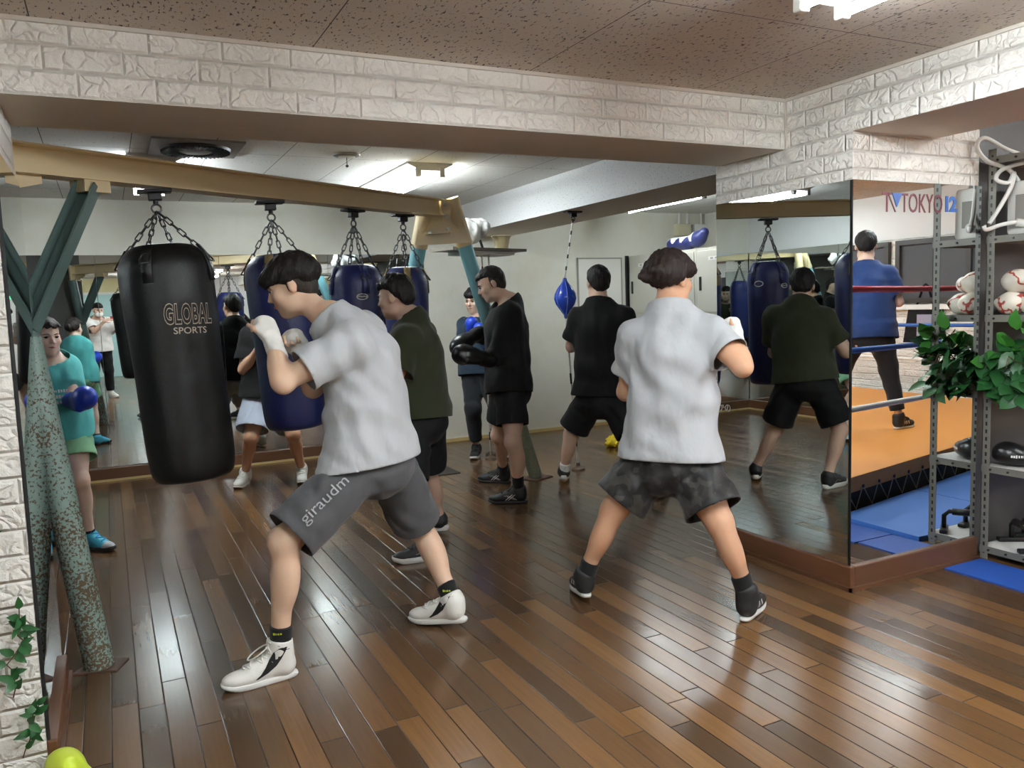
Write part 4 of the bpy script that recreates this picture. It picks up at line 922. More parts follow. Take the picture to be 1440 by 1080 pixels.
def shoe(side, J, parent, off, style, h, kneedir, z=1.0):
    a = v3(J['ank'+side]); hp, tp = v3(J['heel'+side]), v3(J['toe'+side])
    dr = tp-hp; dr[2] = 0; dr = nrm(dr); zb = .0
    base = J.get('ground', 0.0); lift = max(0, hp[2]-base)
    L = .285*z; H0 = v3(a[0], a[1], base+lift)-dr*.055; f = nrm(dr*math.sqrt(max(.01, L*L-lift*lift))-v3(0, 0, lift)) if lift > .004 else dr
    l = nrm(np.cross((0, 0, 1), f)); u = np.cross(f, l)
    def Q(x, y, w): return H0+l*x*z+f*y*z+u*w*z
    fr = (l, f, u)
    e = lambda p, r, k=.02: EL(Q(*p), fr, tuple(v*z for v in r), k)
    r_ = lambda p, q, ra, rb, k=.02: RC(Q(*p), Q(*q), ra*z, rb*z, k)
    in_ = .006 if side == 'L' else -.006
    up = [r_((0, .045, .048), (0, .13, .046), .036, .037, .03), e((in_, .205, .036), (.043, .075, .031), .03), r_((0, .075, .085), (in_, .165, .052), .033, .033, .03), r_((0, .042, .06), (0, .046, .085), .034, .034, .02)]
    sh = nrm(kneedir)
    top = style['top']
    ankc = a
    up.append(RC(Q(0, .048, .06), a, .040*z, .041*z, .03)); up.append(RC(a, a+sh*(top+.03)*z, .042*z, .044*z, .03, (a+sh*top*z, sh)))
    def flat(D, x, y, zz):
        q = (x-H0[0])*u[0]+(y-H0[1])*u[1]+(zz-H0[2])*u[2]; return np.maximum(D, .012*z-q)
    o = blob('shoe', up, h, [style['upper'], style['toe']] if 'toe' in style else style['upper'], parent, post=flat, off=off, smooth=1,
             mi=(lambda C: ((((C-H0)@f) > .215*z)).astype(int)) if 'toe' in style else None)
    # sole: outline extruded
    out = []
    n = 40
    for i in range(n):
        t = 2*PI*i/n; y = .138-.146*math.cos(t); w = (.034+.013*min(1, max(0, (y-.08)/.11)))*abs(math.sin(t))**.55*(1 if math.sin(t) > 0 else -1)
        out.append((w+in_*min(1, y/.2), y))
    mb = MB(); th = style.get('sole_h', .022)
    rings = []
    for k, (ww, g) in enumerate(((.0, .93), (.003, .97), (th*.5, 1.0), (th-.003, .985), (th, .95))):
        rings.append([Q(x*g, .138+(y-.138)*g, ww+(.018*max(0, (y-.22)/.06)**2*(1-k/6))) for x, y in out])
    V = [p-v3(off) for rr in rings for p in rr]; F = [tuple(range(n-1, -1, -1)), tuple(4*n+i for i in range(n))]
    for k in range(4):
        for i in range(n): F.append((k*n+i, k*n+(i+1) % n, (k+1)*n+(i+1) % n, (k+1)*n+i))
    obj_from('sole', [p for p in V], F, style['sole'], o)
    bv = bvh_of(o)
    def surf(p, dirv, lift=.0022):
        q = Vector(p); dv = Vector(dirv); hit = bv.ray_cast(q-dv*.12, dv, .3)[0]
        if hit is None: hit = bv.find_nearest(q)[0]
        return v3(hit)-v3(dirv)*lift-v3(off)
    # laces across the instep
    mb = MB(); rows = style.get('rows', 5)
    for i in range(rows):
        q = i/(rows-1); y0 = .175-.10*q; zc = .06+.05*q
        pts = [surf(Q(in_+x, y0+.012*(1 if (i % 2) else -1)*x/.025, zc), -nrm(u*.8+f*.6), .003) for x in (-.026, -.013, 0, .013, .026)]
        mb.tube(pts, .0032*z, 6)
    if style.get('hi'):
        for i in range(4):
            cc = ankc+sh*(top-.085+.028*i)*z; pts = [surf(cc+l*x*z+f*.05*z, -f, .003) for x in (-.024, -.012, 0, .012, .024)]; mb.tube(pts, .0032*z, 6)
    tk = ankc+sh*(top-.015 if style.get('hi') else -.02)*z+f*.045*z-v3(off)
    for sx in (-1, 1):
        ll = style.get('loop', .035)
        pts = [tk+(f*(ll*(1-math.cos(t))*.9)+l*sx*ll*.6*math.sin(t)-v3(0, 0, 1)*ll*.5*(1-math.cos(t)))*z for t in [2*PI*j/14 for j in range(15)]]
        mb.tube(pts, .003*z, 6)
    mb.build('laces', style['lace'], o, True)
    # side stripes
    for kind, pl in style.get('marks', ()):
        for sx in (-1, 1):
            mb = MB()
            for poly in pl:
                V = []
                for (y0, z0, wd) in poly:
                    for s in (-1, 1): V.append(surf(Q(sx*.03, y0+s*wd*.5, z0), -l*sx, .0022))
                F = []
                for i in range(len(poly)-1):
                    q = (2*i, 2*i+1, 2*i+3, 2*i+2); F.append(q if sx > 0 else q[::-1])
                mb.add(V, F)
            mb.build('side_mark', style['mark'], o, True)
    return o, ankc, sh, top*z
def boxing_glove(w, d, n, s, m, parent, off, h, z=1.0, band=None):
    d, n, s = nrm(d), nrm(n), nrm(s); fr = (d, s, n)
    P = [RC(w-d*.075*z, w+d*.035*z, .045*z, .045*z, .02), EL(w+d*.105*z, fr, (.085*z, .062*z, .056*z), .04), EL(w+d*.13*z+n*.025*z, fr, (.06*z, .06*z, .05*z), .03),
         RC(w+d*.04*z+s*.045*z+n*.015*z, w+d*.125*z+s*.058*z+n*.03*z, .026*z, .024*z, .014)]
    g = blob('boxing_glove', P, h, m, parent, off=off)
    mb = MB(); t = w-d*.035*z-v3(off)
    mb.tube([t-d*.03, t+d*.03], .0475*z, 20, cap=False); o = mb.build('cuff_strap', band or m, g, True)
    return g
def eyes(Q, fr, c, parent, off, z, fem=0):
    l, f, u = fr
    for s in (-1, 1):
        p = Q(s*.0315, .0785, .003)-v3(off)
        mb = MB(); n1, n2 = 10, 14; V = []; F = []; MI = []
        for i in range(n1+1):
            for j in range(n2):
                a, b = PI*i/n1, 2*PI*j/n2; r = .0118*z
                V.append(p+f*r*math.cos(a)+l*r*math.sin(a)*math.cos(b)*1.1+u*r*math.sin(a)*math.sin(b)*.62)
        for i in range(n1):
            for j in range(n2):
                F.append((i*n2+j, (i+1)*n2+j, (i+1)*n2+(j+1) % n2, i*n2+(j+1) % n2)); MI.append(1 if i < 3 else 0)
        obj_from('eye', V, F, [M['eyew'], M['iris']], parent, True, MI)
        mb = MB(); mb.tube([Q(s*.015, .097, .021)-v3(off), Q(s*.030, .096, .0265)-v3(off), Q(s*.047, .082, .022)-v3(off)], [.003*z*(1-.4*fem), .0036*z*(1-.4*fem), .002*z*(1-.3*fem)], 6); mb.build('eyebrow', M['hair'], parent, True)
        mb = MB(); mb.tube([Q(s*.018, .0925, .006)-v3(off), Q(s*.032, .0955, .0105)-v3(off), Q(s*.046, .084, .005)-v3(off)], .0022*z, 6); mb.build('eyelid', M['hair'], parent, True)
    mb = MB(); mb.tube([Q(-.021, .091, -.0585)-v3(off), Q(0, .1005, -.0585)-v3(off), Q(.021, .091, -.0585)-v3(off)], [.002*z, .0048*z*(1+.35*fem), .002*z], 8); mb.build('lips', M['lips'], parent, True)

def capw(caps, x, y, zz):
    w = 1.0
    for p, n, r in caps:
        d = np.abs((x-p[0])*n[0]+(y-p[1])*n[1]+(zz-p[2])*n[2]); q = (x-p[0])**2+(y-p[1])**2+(zz-p[2])**2
        w = np.minimum(w, np.where(q < r*r*1.3, np.clip((d-.012)/.04, 0, 1), 1))
    return w
def person(key, label, o):
    J = {k: v3(v) for k, v in POSE[key].items()}
    h = o.get('h', .0075); z = o.get('z', 1.0); fem = o.get('fem', 0)
    gz = o.get('ground', 0.0); J['ground'] = gz
    base = (J['ankL']+J['ankR'])/2; base[2] = gz; off = base
    hip = (J['hipL']+J['hipR'])/2; sh = (J['shL']+J['shR'])/2
    up = nrm(sh-hip); TL = np.linalg.norm(sh-hip)
    lh = J['hipL']-J['hipR']; lh = nrm(lh-up*(lh@up)); ls = J['shL']-J['shR']; ls = nrm(ls-up*(ls@up)); lm = nrm(lh+ls)
    fh, fs, fm = np.cross(lh, up), np.cross(ls, up), np.cross(lm, up)
    hw = .085*z
    for s, sg in (('L', 1), ('R', -1)):
        J['hip'+s] = hip+lh*sg*hw*1.05
    c = J['head']; hf = nrm(o['face']); hu = v3(o.get('hup', (0, 0, 1))); hl, hf, hu = frame_of(hf, hu); hfr = (hl, hf, hu); hz = o.get('hz', 1.0)
    B = []
    B += [EL(hip+up*.03, (lh, fh, up), (.150*z, .112*z, .125*z), .05), EL(hip-fh*.028-up*.03+lh*.07, (lh, fh, up), (.085*z, .095*z, .10*z), .04), EL(hip-fh*.028-up*.03-lh*.07, (lh, fh, up), (.085*z, .095*z, .10*z), .04),
          EL(hip+up*TL*.38, (lm, fm, up), (.132*z, .098*z, .17*z), .06), EL(hip+up*TL*.72, (ls, fs, up), (.150*z, .112*z, .19*z), .06)]
    nb = J['neck']
    nk = c-hu*.055*hz-hf*.018
    B += [RC(sh+up*.0-fs*.01, nb, .075*z, .055*z, .05), RC(nb-up*.02, nk, .054*z, .05*z, .03)]
    for s in 'LR': B += [RC(J['sh'+s]*.84+sh*.16, nb-fs*.012, .05*z, .042*z, .06)]
    for s in 'LR':
        S_, E_, W_ = J['sh'+s], J['el'+s], J['wr'+s]; ad = nrm(E_-S_)
        B += [EL(S_+ad*.03, I3, (.056*z,)*3, .05), RC(S_, E_, .047*z, .037*z, .035), EL(S_+(E_-S_)*.5, frame_of(ad, (0, 0, 1)), (.045*z, .10*z, .047*z), .03), RC(E_, W_, .037*z, .026*z, .03), EL(E_+(W_-E_)*.28, frame_of(nrm(W_-E_), (0, 0, 1)), (.042*z, .085*z, .042*z), .03)]
        K, A = J['knee'+s], J['ank'+s]; H_ = J['hip'+s]
        td = nrm(K-H_); sd = nrm(A-K); bend = nrm((K-H_)/2-(A-K)/2+fh*.08*1); back = -nrm(fh-sd*(fh@sd)) if o.get('calfback') is None else nrm(o['calfback'])
        B += [RC(H_-up*.02, K, .084*z, .056*z, .05), EL(H_+(K-H_)*.42, frame_of(td, fh), (.078*z, .17*z, .082*z), .04), EL(K+fh*.012, I3, (.052*z, .052*z, .056*z), .03),
              RC(K, A, .049*z, .034*z, .03), EL(K+(A-K)*.32+back*.018, frame_of(sd, back), (.050*z, .125*z, .052*z), .03), RC(A, A-v3(0, 0, .055), .034*z, .030*z, .02), RC(A-v3(0, 0, .06), A-v3(0, 0, .066)+nrm((J['toe'+s]-J['heel'+s])*v3(1, 1, 0))*.08, .024, .018, .02)]
    HP, HS, Q = head_prims(c, hfr, hz, fem); B += HP
    wraps = []
    for s, sg in (('L', 1), ('R', -1)):
        W_ = J['wr'+s]; d = nrm(J['fi'+s]-W_); hd = o.get('hand'+s, {}); n = v3(hd.get('n', (0, 0, -1))); n = nrm(n-d*(n@d)); st = np.cross(n, d)*sg*-1
        J['hand'+s] = (W_, d, n, st)
        if hd.get('kind', 'bare') != 'glove': B += hand_prims(W_, d, n, st, hd.get('curl', .9), o.get('handz', 1.0), hd.get('thumb', .5))
        else: B += [EL(W_+d*.05, (d, st, n), (.05, .038, .03), .02)]
    # keep the soles of the feet out of the floor
    def post(D, x, y, zz): return np.maximum(D, (gz+.012)-zz+0*x)
    body = blob('person', B, h, o['skin'], None, subs=HS, post=post, off=off)
    body.location = tuple(base); tag(body, label, 'person')
    bpy.context.view_layer.update()
    eyes(Q, hfr, c, body, off, hz, fem)
    # hair
    hr = o['hair']; style = hr['style']; e = lambda p, r, k=.02: EL(Q(*p), hfr, tuple(v*hz for v in r), k)
    t = hr.get('t', .012)
    HPm = [e((0, -.010, .034), (.077+t, .097+t, .086+t*1.2), .02)]; sub = []
    if style == 'mop':
        HPm += [e((0, .055, .045), (.072+t*.6, .055+t, .05), .03), e((0, -.03, .04), (.086+t, .088+t, .074+t), .03)]
    if style == 'short': HPm += [e((0, -.055, -.03), (.062+t*.5, .042+t*.6, .055), .03), e((0, .062, .062), (.058, .036+t*.6, .03+t*.5), .03)]
    if style == 'tied': HPm += [e((0, -.10, .01), (.03, .04, .035), .03), e((.03, .06, .06), (.05, .035, .03), .03), e((-.03, .06, .06), (.05, .035, .03), .03)]
    for p, r, k in hr.get('extra', ()): HPm.append(e(p, r, k))
    yl, zl = hr.get('line', (.062, .030)); sz = hr.get('side', -.005)
    r2 = np.random.default_rng(sum(map(ord, key))); W3 = [(nrm(r2.normal(size=3))*r2.uniform(140, 320), r2.uniform(0, 6)) for _ in range(6)]
    def hpost(D, x, y, zz):
        X, Y, Z = (x-c[0])/hz, (y-c[1])/hz, (zz-c[2])/hz
        lx = X*hl[0]+Y*hl[1]+Z*hl[2]; fy = X*hf[0]+Y*hf[1]+Z*hf[2]; uz = X*hu[0]+Y*hu[1]+Z*hu[2]
        nz_ = 0
        for d_, ph in W3: nz_ = nz_+np.sin(X*d_[0]+Y*d_[1]+Z*d_[2]*.35+ph)
        D = D+nz_*hr.get('rough', .0011)
        wob = .006*np.sin(lx*150+fy*90)+.003*np.sin(lx*330)
        # lower edge: brow in front, above the ear at the side, nape behind
        edge = np.where(fy > 0, zl+(fy/.09)*hr.get('front', .012), zl+(sz-zl)*np.clip(-fy/.03, 0, 1))
        edge = np.where(fy < -.045, sz+(hr.get('nape', -.06)-sz)*np.clip((-fy-.045)/.03, 0, 1), edge)
        D = D+t*hr.get('taper', .75)*np.clip(1-(uz-edge)/.035, 0, 1)
        return np.maximum(D, edge-uz+wob)
    ho = blob('hair', HPm, h*.8, o['hairm'], body, post=hpost, off=off, smooth=1)
    if hr.get('fade'):
        blob('clipped_hair', [e((0, -.012, .022), (.0795, .099, .082), .02), e((0, -.062, -.03), (.054, .036, .045), .03)], h*.8, M['stubble'], body, post=lambda D, x, y, zz: np.maximum(np.maximum(D, (c[2]-.052*hz)-zz+0*x), ((x-c[0])*hf[0]+(y-c[1])*hf[1]+(zz-c[2])*hf[2])-.012+0*D), off=off, smooth=1)
    # top
    sp = o['shirt']; g = sp.get('g', .018); hemz = sp.get('hem', -.01)
    chest = hip+up*TL*.80; hemp = hip+up*hemz
    T = [EC(hip+up*(hemz-.05), hip+up*TL*.42, lh, ((.176+g)*z, (.132+g)*z), ((.160+g)*z, (.120+g)*z), .06), EC(hip+up*TL*.42, chest, lm, ((.160+g)*z, (.120+g)*z), ((.165+g)*z, (.124+g)*z), .08),
         EL(hip+up*.03, (lh, fh, up), ((.158+g)*z, (.13+g)*z, .15*z), .05), EL(hip+up*TL*.74, (ls, fs, up), ((.158+g)*z, (.122+g)*z, .20*z), .05)]
    caps = [(hemp, -up, .45)]
    gs = o['shorts'].get('g', .02)*.6+.010
    T += [EL(hip+up*.02, (lh, fh, up), ((.152+gs)*z, (.122+gs)*z, .17*z), .06)]+[RC(J['hip'+s]+up*.06, J['hip'+s]+(J['knee'+s]-J['hip'+s])*.25, (.088+gs)*z, (.096+gs)*z, .08) for s in 'LR']
    for s in 'LR':
        S_, E_, W_ = J['sh'+s], J['el'+s], J['wr'+s]
        T += [RC(J['sh'+s]*.86+sh*.14, nb-up*.006-fs*.012, .066*z, .064*z, .09), EL(S_, I3, ((.064+g*.4)*z,)*3, .04)]
        if sp.get('long'):
            T += [RC(S_, E_, (.058+g*.4)*z, .050*z, .05)]; cp = W_; cn = nrm(W_-E_)
            T += [RC(E_, W_+cn*.02, .050*z, .038*z, .03, (cp, cn))]; caps.append((cp, cn, .09))
        else:
            q = sp.get('sl', .62); ad = nrm(E_-S_); cp = S_+(E_-S_)*q
            T += [RC(S_+ad*.01, S_+(E_-S_)*(q+.12), (.060+g*.5)*z, (.062+g)*z, .05, (cp, ad))]; fem or caps.append((cp, ad, (.066+g)*z))
    nd = nrm(nk-nb); nq = nb+nd*.012; cn_ = nrm(nd*.55+up*.45+fs*.25); cp_ = nb+cn_*sp.get('collar', .012)
    neckhole = []; caps.append((cp_, cn_, .12))
    T += [RC(nb-up*.03, nq+nd*.03, .066*z, .061*z, .05), RC(nb-up*.03, hip+up*TL*.84-fs*.03, .060*z, .095*z, .07)]
    fo = folds(sum(map(ord, key))*3, sp.get('amp', .0045), sp.get('lam', .13))
    def tpost(D, x, y, zz):
        D = D+(fo(0*D, x, y, zz))*capw(caps, x, y, zz)
        pl = (x-cp_[0])*cn_[0]+(y-cp_[1])*cn_[1]+(zz-cp_[2])*cn_[2]; rr = np.sqrt((x-nb[0])**2+(y-nb[1])**2+(zz-nb[2])**2)
        D = np.maximum(D, np.where(rr < .15, pl, -1))
        return np.maximum(D, -((x-hemp[0])*up[0]+(y-hemp[1])*up[1]+(zz-hemp[2])*up[2]))
    shirt = cloth(sp.get('name', 'tee_shirt'), T, h, sp['m'], body, caps, neckhole, tpost, off)
    # shorts or trousers
    so = o['shorts']; gw = so.get('g', .02); L_ = so.get('len', .75); waist = hip+up*.11
    T = [EL(hip+up*.02, (lh, fh, up), ((.150+gw*.5)*z, (.120+gw*.6)*z, .16*z), .04), EL(hip-fh*.04-up*.03, (lh, fh, up), ((.138+gw*.5)*z, (.10+gw*.6)*z, .12*z), .04)]; caps = [(waist, up, .4)]
    for s in 'LR':
        H_, K, A = J['hip'+s], J['knee'+s], J['ank'+s]; td = nrm(K-H_)
        if so.get('long'):
            T += [RC(H_, K, (.092+gw)*z, (.066+gw*.6)*z, .04)]; cn = nrm(A-K); cp = K+(A-K)*L_
            T += [RC(K, A, (.066+gw*.6)*z, (.048+gw*.5)*z, .03, (cp, cn))]; caps.append((cp, cn, .12))
        else:
            cp = H_+(K-H_)*L_
            T += [RC(H_-up*.0, H_+(K-H_)*(L_+.15), (.092+gw*.55)*z, (.084+gw*so.get('flare', 1.2))*z, .035, (cp, td))]; caps.append((cp, td, .2))
    fo2 = folds(sum(map(ord, key))*5+1, so.get('amp', .004), .12)
    def spost(D, x, y, zz):
        D = D+fo2(0*D, x, y, zz)*capw(caps, x, y, zz); return np.maximum(D, ((x-waist[0])*up[0]+(y-waist[1])*up[1]+(zz-waist[2])*up[2]))
    shorts = cloth(so.get('name', 'shorts'), T, h, so['m'], body, caps, (), spost, off)
    # shoes, socks
    for s in 'LR':
        kd = J['knee'+s]-J['ank'+s]
        so_, ankc, shn, tp = shoe(s, J, body, off, o['shoe'], min(h, .007), kd, o.get('shoez', 1.0))
        sk = o.get('sock')
        if sk:
            q0 = ankc-v3(0, 0, .03); q1 = J['ank'+s]+shn*sk['h']
            bl = blob('sock', [RC(q0, q1, .040*z, sk.get('r', .043)*z, .02, (q1, shn))], .006, sk['m'], body, off=off, smooth=1)
            if sk.get('mark'):
                bv = bvh_of(bl); V, F = marks_fit(5, .035, .010)
                project('sock_mark', V, F, J['ank'+s]+shn*(sk['h']-.02)-v3(.03, .06, 0), RGT, (0, 0, 1), M['yel'], bl, bv, .002)
    # hands
    for s in 'LR':
        hd = o.get('hand'+s, {}); W_, d, n, st = J['hand'+s]; kd = hd.get('kind', 'bare')
        if kd == 'wrap':
            zz_ = o.get('handz', 1.0)
            P = [EL(W_+d*.052*zz_, (d, st, n), (.052*zz_, .046*zz_, .026*zz_), .02), RC(W_-d*.065, W_+d*.03, .034*zz_, .032*zz_, .02), EL(W_+d*.088*zz_-n*.0, (d, st, n), (.024*zz_, .044*zz_, .024*zz_), .02), EL(W_+d*.085*zz_+n*.022, (d, st, n), (.026*zz_, .040*zz_, .024*zz_), .015)]
            P += [RC(W_+d*.03*zz_+st*.03*zz_, W_+d*.055*zz_+st*.045*zz_+n*.012, .019*zz_, .016*zz_, .012)]
            blob('hand_wrap', P, .005, M['wrap'], body, off=off, smooth=1, post=folds(9, .0012, .025))
        if kd == 'glove':
            boxing_glove(W_, d, n, st, hd['m'], body, off, .007, hd.get('z', 1.0), hd.get('band'))
    body['_off'] = 0
    del body['_off']
    return body, shirt, shorts, J, v3(off), (hip, sh, up, lh, fh, ls, fs)

STY_BOX = dict(top=.03, upper=M['shoew'], sole=M['solew'], lace=M['lace'], hi=True, loop=.045, rows=6, mark=M['blackp'],
               marks=(('swoosh', [[(.155, .034, .010), (.125, .05, .028), (.10, .072, .040), (.082, .098, .042), (.066, .124, .044), (.05, .14, .03)], [(.035, .128, .02), (.085, .15, .03)]]),))
STY_STRIPE = dict(top=.01, upper=M['shoeb'], sole=M['solew'], lace=M['laceb'], hi=True, loop=.02, rows=5, sole_h=.016, mark=M['whitep'],
                  marks=(('stripes', [[(.10+.03*i, .016, .013), (.085+.03*i, .045, .013), (.078+.03*i, .066, .013)] for i in range(3)]),))
STY_RUN = dict(top=-.02, upper=M['shoeb'], sole=M['solew'], lace=M['laceb'], rows=5, sole_h=.034, mark=M['greyp'], marks=(('line', [[(.08, .045, .012), (.11, .06, .016), (.15, .05, .01)]]),))
STY_BLK = dict(top=.03, upper=M['shoeb'], sole=M['solek'], lace=M['laceb'], hi=True, rows=6, mark=M['whitep'], marks=(('cross', [[(.07, .03, .008), (.10, .05, .008), (.145, .066, .008)], [(.085, .03, .008), (.12, .05, .008), (.16, .062, .008)], [(.13, .028, .008), (.105, .05, .008), (.08, .07, .008)], [(.15, .028, .008), (.125, .05, .008), (.10, .07, .008)]]),))
STY_TEAL = dict(top=-.02, upper=M['shoet'], toe=M['shoegrey'], sole=M['solek'], lace=simple('blue_lace', (40, 130, 190), .6), rows=5, sole_h=.034, mark=M['shoegrey'], marks=(('line', [[(.06, .04, .02), (.12, .055, .016)]]),))
STY_WHITE = dict(top=.03, upper=M['shoew'], sole=M['solew'], lace=M['lace'], hi=True, rows=5, mark=M['greyp'], marks=(('line', [[(.08, .035, .012), (.11, .06, .014)]]),))
SHORT = dict(style='short', t=.013)
# charcoal-shorts boxer, nearest
A_, shirtA, shortsA, JA, offA, frA = person('A', 'man in light grey tee, charcoal shorts and white wraps striding at a navy bag', dict(
    h=.006, skin=M['skinA'], face=(-.87, .36, -.33), hup=(-.25, .1, 1), hairm=M['hair'], hair=dict(style='mop', t=.016, side=.018, nape=-.018, line=(.06, .012), front=.012, fade=True, rough=.0012),
    shirt=dict(m=M['ltgrey'], g=.024, hem=.0, sl=.70, amp=.006, lam=.14), shorts=dict(m=M['grey_sh'], g=.024, len=.92, flare=1.3), shoe=STY_BOX, sock=dict(m=M['sockb'], h=.085, r=.045, mark=True),
    handL=dict(kind='wrap', n=(-.6, .7, -.2), curl=1.35), handR=dict(kind='wrap', n=(-.5, -.6, -.3), curl=1.35), handz=1.08))
bv = bvh_of(shortsA); V, F = text_fit('giraudm', .235, .055)
tA = nrm(JA['kneeL']-JA['hipL']); rgt = nrm(-tA*.95); up_ = nrm(np.cross((-.35, -.92, .15), rgt)) 
project('lettering', V, F, JA['hipL']+(JA['kneeL']-JA['hipL'])*.50+v3(-.02, -.10, .03), rgt, up_, M['greyp'], shortsA, bv, .006)
# camo-shorts boxer, seen from behind
person('B', 'man seen from behind in light grey tee and black camo shorts beside the column mirror', dict(
    h=.006, skin=M['skinB'], face=(.97, .22, -.12), hairm=M['hairB'], hair=dict(style='mop', t=.02, side=-.03, nape=-.05, line=(.05, .01), rough=.0016, front=.01, extra=(((-.0, -.10, .02), (.07, .06, .045), .03), ((.03, -.135, .0), (.03, .05, .03), .02), ((-.03, -.13, .03), (.03, .04, .02), .02))),
    shirt=dict(m=M['ltgrey'], g=.026, hem=.02, sl=.62, amp=.0065, lam=.16), shorts=dict(m=M['camo'], g=.036, len=.80, flare=1.4, amp=.006), shoe=STY_STRIPE, sock=dict(m=M['sockb'], h=.075, r=.046),
    handL=dict(kind='wrap', n=(.5, -.7, 0), curl=1.35), handR=dict(kind='wrap', n=(-.7, -.2, -.2), curl=1.35), handz=1.08, calfback=(-.5, -.85, 0)))
# olive shirt
person('G', 'man in dark olive tee and black shorts facing the navy bags', dict(
    h=.007, skin=M['skinC'], face=(-.72, .68, -.15), hairm=M['hair'], hair=dict(style='short', t=.018, side=-.012, nape=-.07, line=(.06, .046)),
    shirt=dict(m=M['olive'], g=.028, hem=.0, sl=.72), shorts=dict(m=M['blksh'], g=.03, len=.86, flare=1.2), shoe=STY_RUN, sock=dict(m=M['sockb'], h=.012),
    handL=dict(kind='bare', n=(.3, .9, 0), curl=1.1), handR=dict(kind='bare', n=(-.3, -.9, 0), curl=1.1)))
# black long sleeve
person('L', 'man in black long sleeved top holding out black boxing gloves and looking down', dict(
    h=.007, skin=M['skinC'], face=(-.86, .36, -.40), hup=(-.3, .1, 1), hairm=M['hair'], hair=dict(style='short', t=.008, side=.012, nape=-.03, line=(.058, .056), front=.01, fade=True, rough=.0006),
    shirt=dict(m=M['blk'], g=.024, hem=-.03, long=True, name='long_sleeve_top'), shorts=dict(m=M['blksh'], g=.026, len=.68, flare=1.2), shoe=STY_BLK, sock=dict(m=M['sockb'], h=.11, r=.045),
    handL=dict(kind='glove', m=M['glvk'], n=(-.3, .2, -.9), z=1.12), handR=dict(kind='glove', m=M['glvk'], n=(-.3, .2, -.9), z=1.12)))
# black tee at the ball
person('T', 'man seen from behind in black tee and black shorts at the blue ball', dict(
    h=.007, skin=M['skinC'], face=(.30, .95, -.05), hairm=M['hair'], hair=dict(style='short', t=.016, side=-.015, nape=-.075, line=(.06, .046)),
    shirt=dict(m=M['blk'], g=.028, hem=.03, sl=.72), shorts=dict(m=M['blksh'], g=.03, len=.84, flare=1.3), shoe=STY_RUN, sock=dict(m=M['sockw'], h=.07, r=.043),
    handL=dict(kind='bare', n=(.8, -.2, 0), curl=1.3), handR=dict(kind='bare', n=(-.8, .2, 0), curl=1.3), calfback=(-.4, -.9, 0)))
# navy top, far wall
person('P', 'person in navy top and dark track trousers half hidden behind the cyan leg', dict(
    h=.008, skin=M['skinC'], face=(-.80, -.55, -.15), hairm=M['hair'], hair=dict(style='short', t=.02, side=-.04, nape=-.08, line=(.055, .022)), z=.94, hz=.96,
    shirt=dict(m=M['navy'], g=.028, hem=-.05, sl=.85), shorts=dict(m=M['dkpants'], g=.022, long=True, len=.82, name='track_trousers'), shoe=STY_RUN,
    handL=dict(kind='glove', m=M['glvb'], n=(-.2, .2, .9), z=.9), handR=dict(kind='glove', m=M['glvb'], n=(-.2, .2, .9), z=.9)))
# woman in teal
W_, shirtW, _, JW, offW, frW = person('W', 'woman in teal tee and green shorts with blue glove behind the rusty leg', dict(
    h=.007, skin=M['skinW'], face=(.42, -.90, -.06), hairm=M['hairW'], hair=dict(style='tied', t=.011, side=-.03, nape=-.05, line=(.06, .058), front=.004), z=.86, hz=.94, fem=1,
    shirt=dict(m=M['tealt'], g=.016, hem=-.05, sl=.52), shorts=dict(m=M['green'], g=.034, len=.62, flare=1.5), shoe=STY_TEAL, sock=dict(m=M['sockb'], h=.03, r=.042), shoez=.9,
    handL=dict(kind='glove', m=M['glvb'], n=(-.8, .3, .1), z=1.05), handR=dict(kind='glove', m=M['glvb'], n=(.8, .3, .1), z=1.0)))
bv = bvh_of(shirtW)
for i, (tx, w_, hh_) in enumerate(((11, .15, .02), (9, .13, .022), (7, .10, .02))):
    V, F = marks_fit(tx, w_, hh_)
    project('chest_print', V, F, frW[1]-frW[2]*(.115+.033*i)+frW[6]*.13, frW[5], frW[2], M['whitep'], shirtW, bv, .004)
# pale shorts, behind the second bag
person('S', 'man in black tee and pale blue grey shorts behind the second navy bag', dict(
    h=.008, skin=M['skinB'], face=(-.35, -.93, -.05), hairm=M['hair'], hair=dict(style='short', t=.016, side=-.015, nape=-.07, line=(.06, .046)),
    shirt=dict(m=M['blk'], g=.028, hem=-.01, sl=.75), shorts=dict(m=M['bluegrey'], g=.034, len=.82, flare=1.4), shoe=STY_WHITE, sock=dict(m=M['sockw'], h=.03),
    handL=dict(kind='bare', n=(-.7, .3, 0), curl=1.3), handR=dict(kind='bare', n=(.7, .3, 0), curl=1.3)))
# in the ring
person('R', 'man in blue tee and dark trousers standing in the ring, seen in the column mirror', dict(
    h=.008, skin=M['skinC'], face=(.75, -.65, -.1), hairm=M['hair'], hair=dict(style='short', t=.014, side=-.01, nape=-.06, line=(.06, .046)), ground=.237,
    shirt=dict(m=M['navyt'], g=.030, hem=-.04, sl=.72), shorts=dict(m=M['dkpants'], g=.016, long=True, len=.86, name='track_trousers'), shoe=STY_STRIPE,
    handL=dict(kind='bare', n=(.3, -.8, 0), curl=1.2), handR=dict(kind='bare', n=(.3, .8, 0), curl=1.2)))
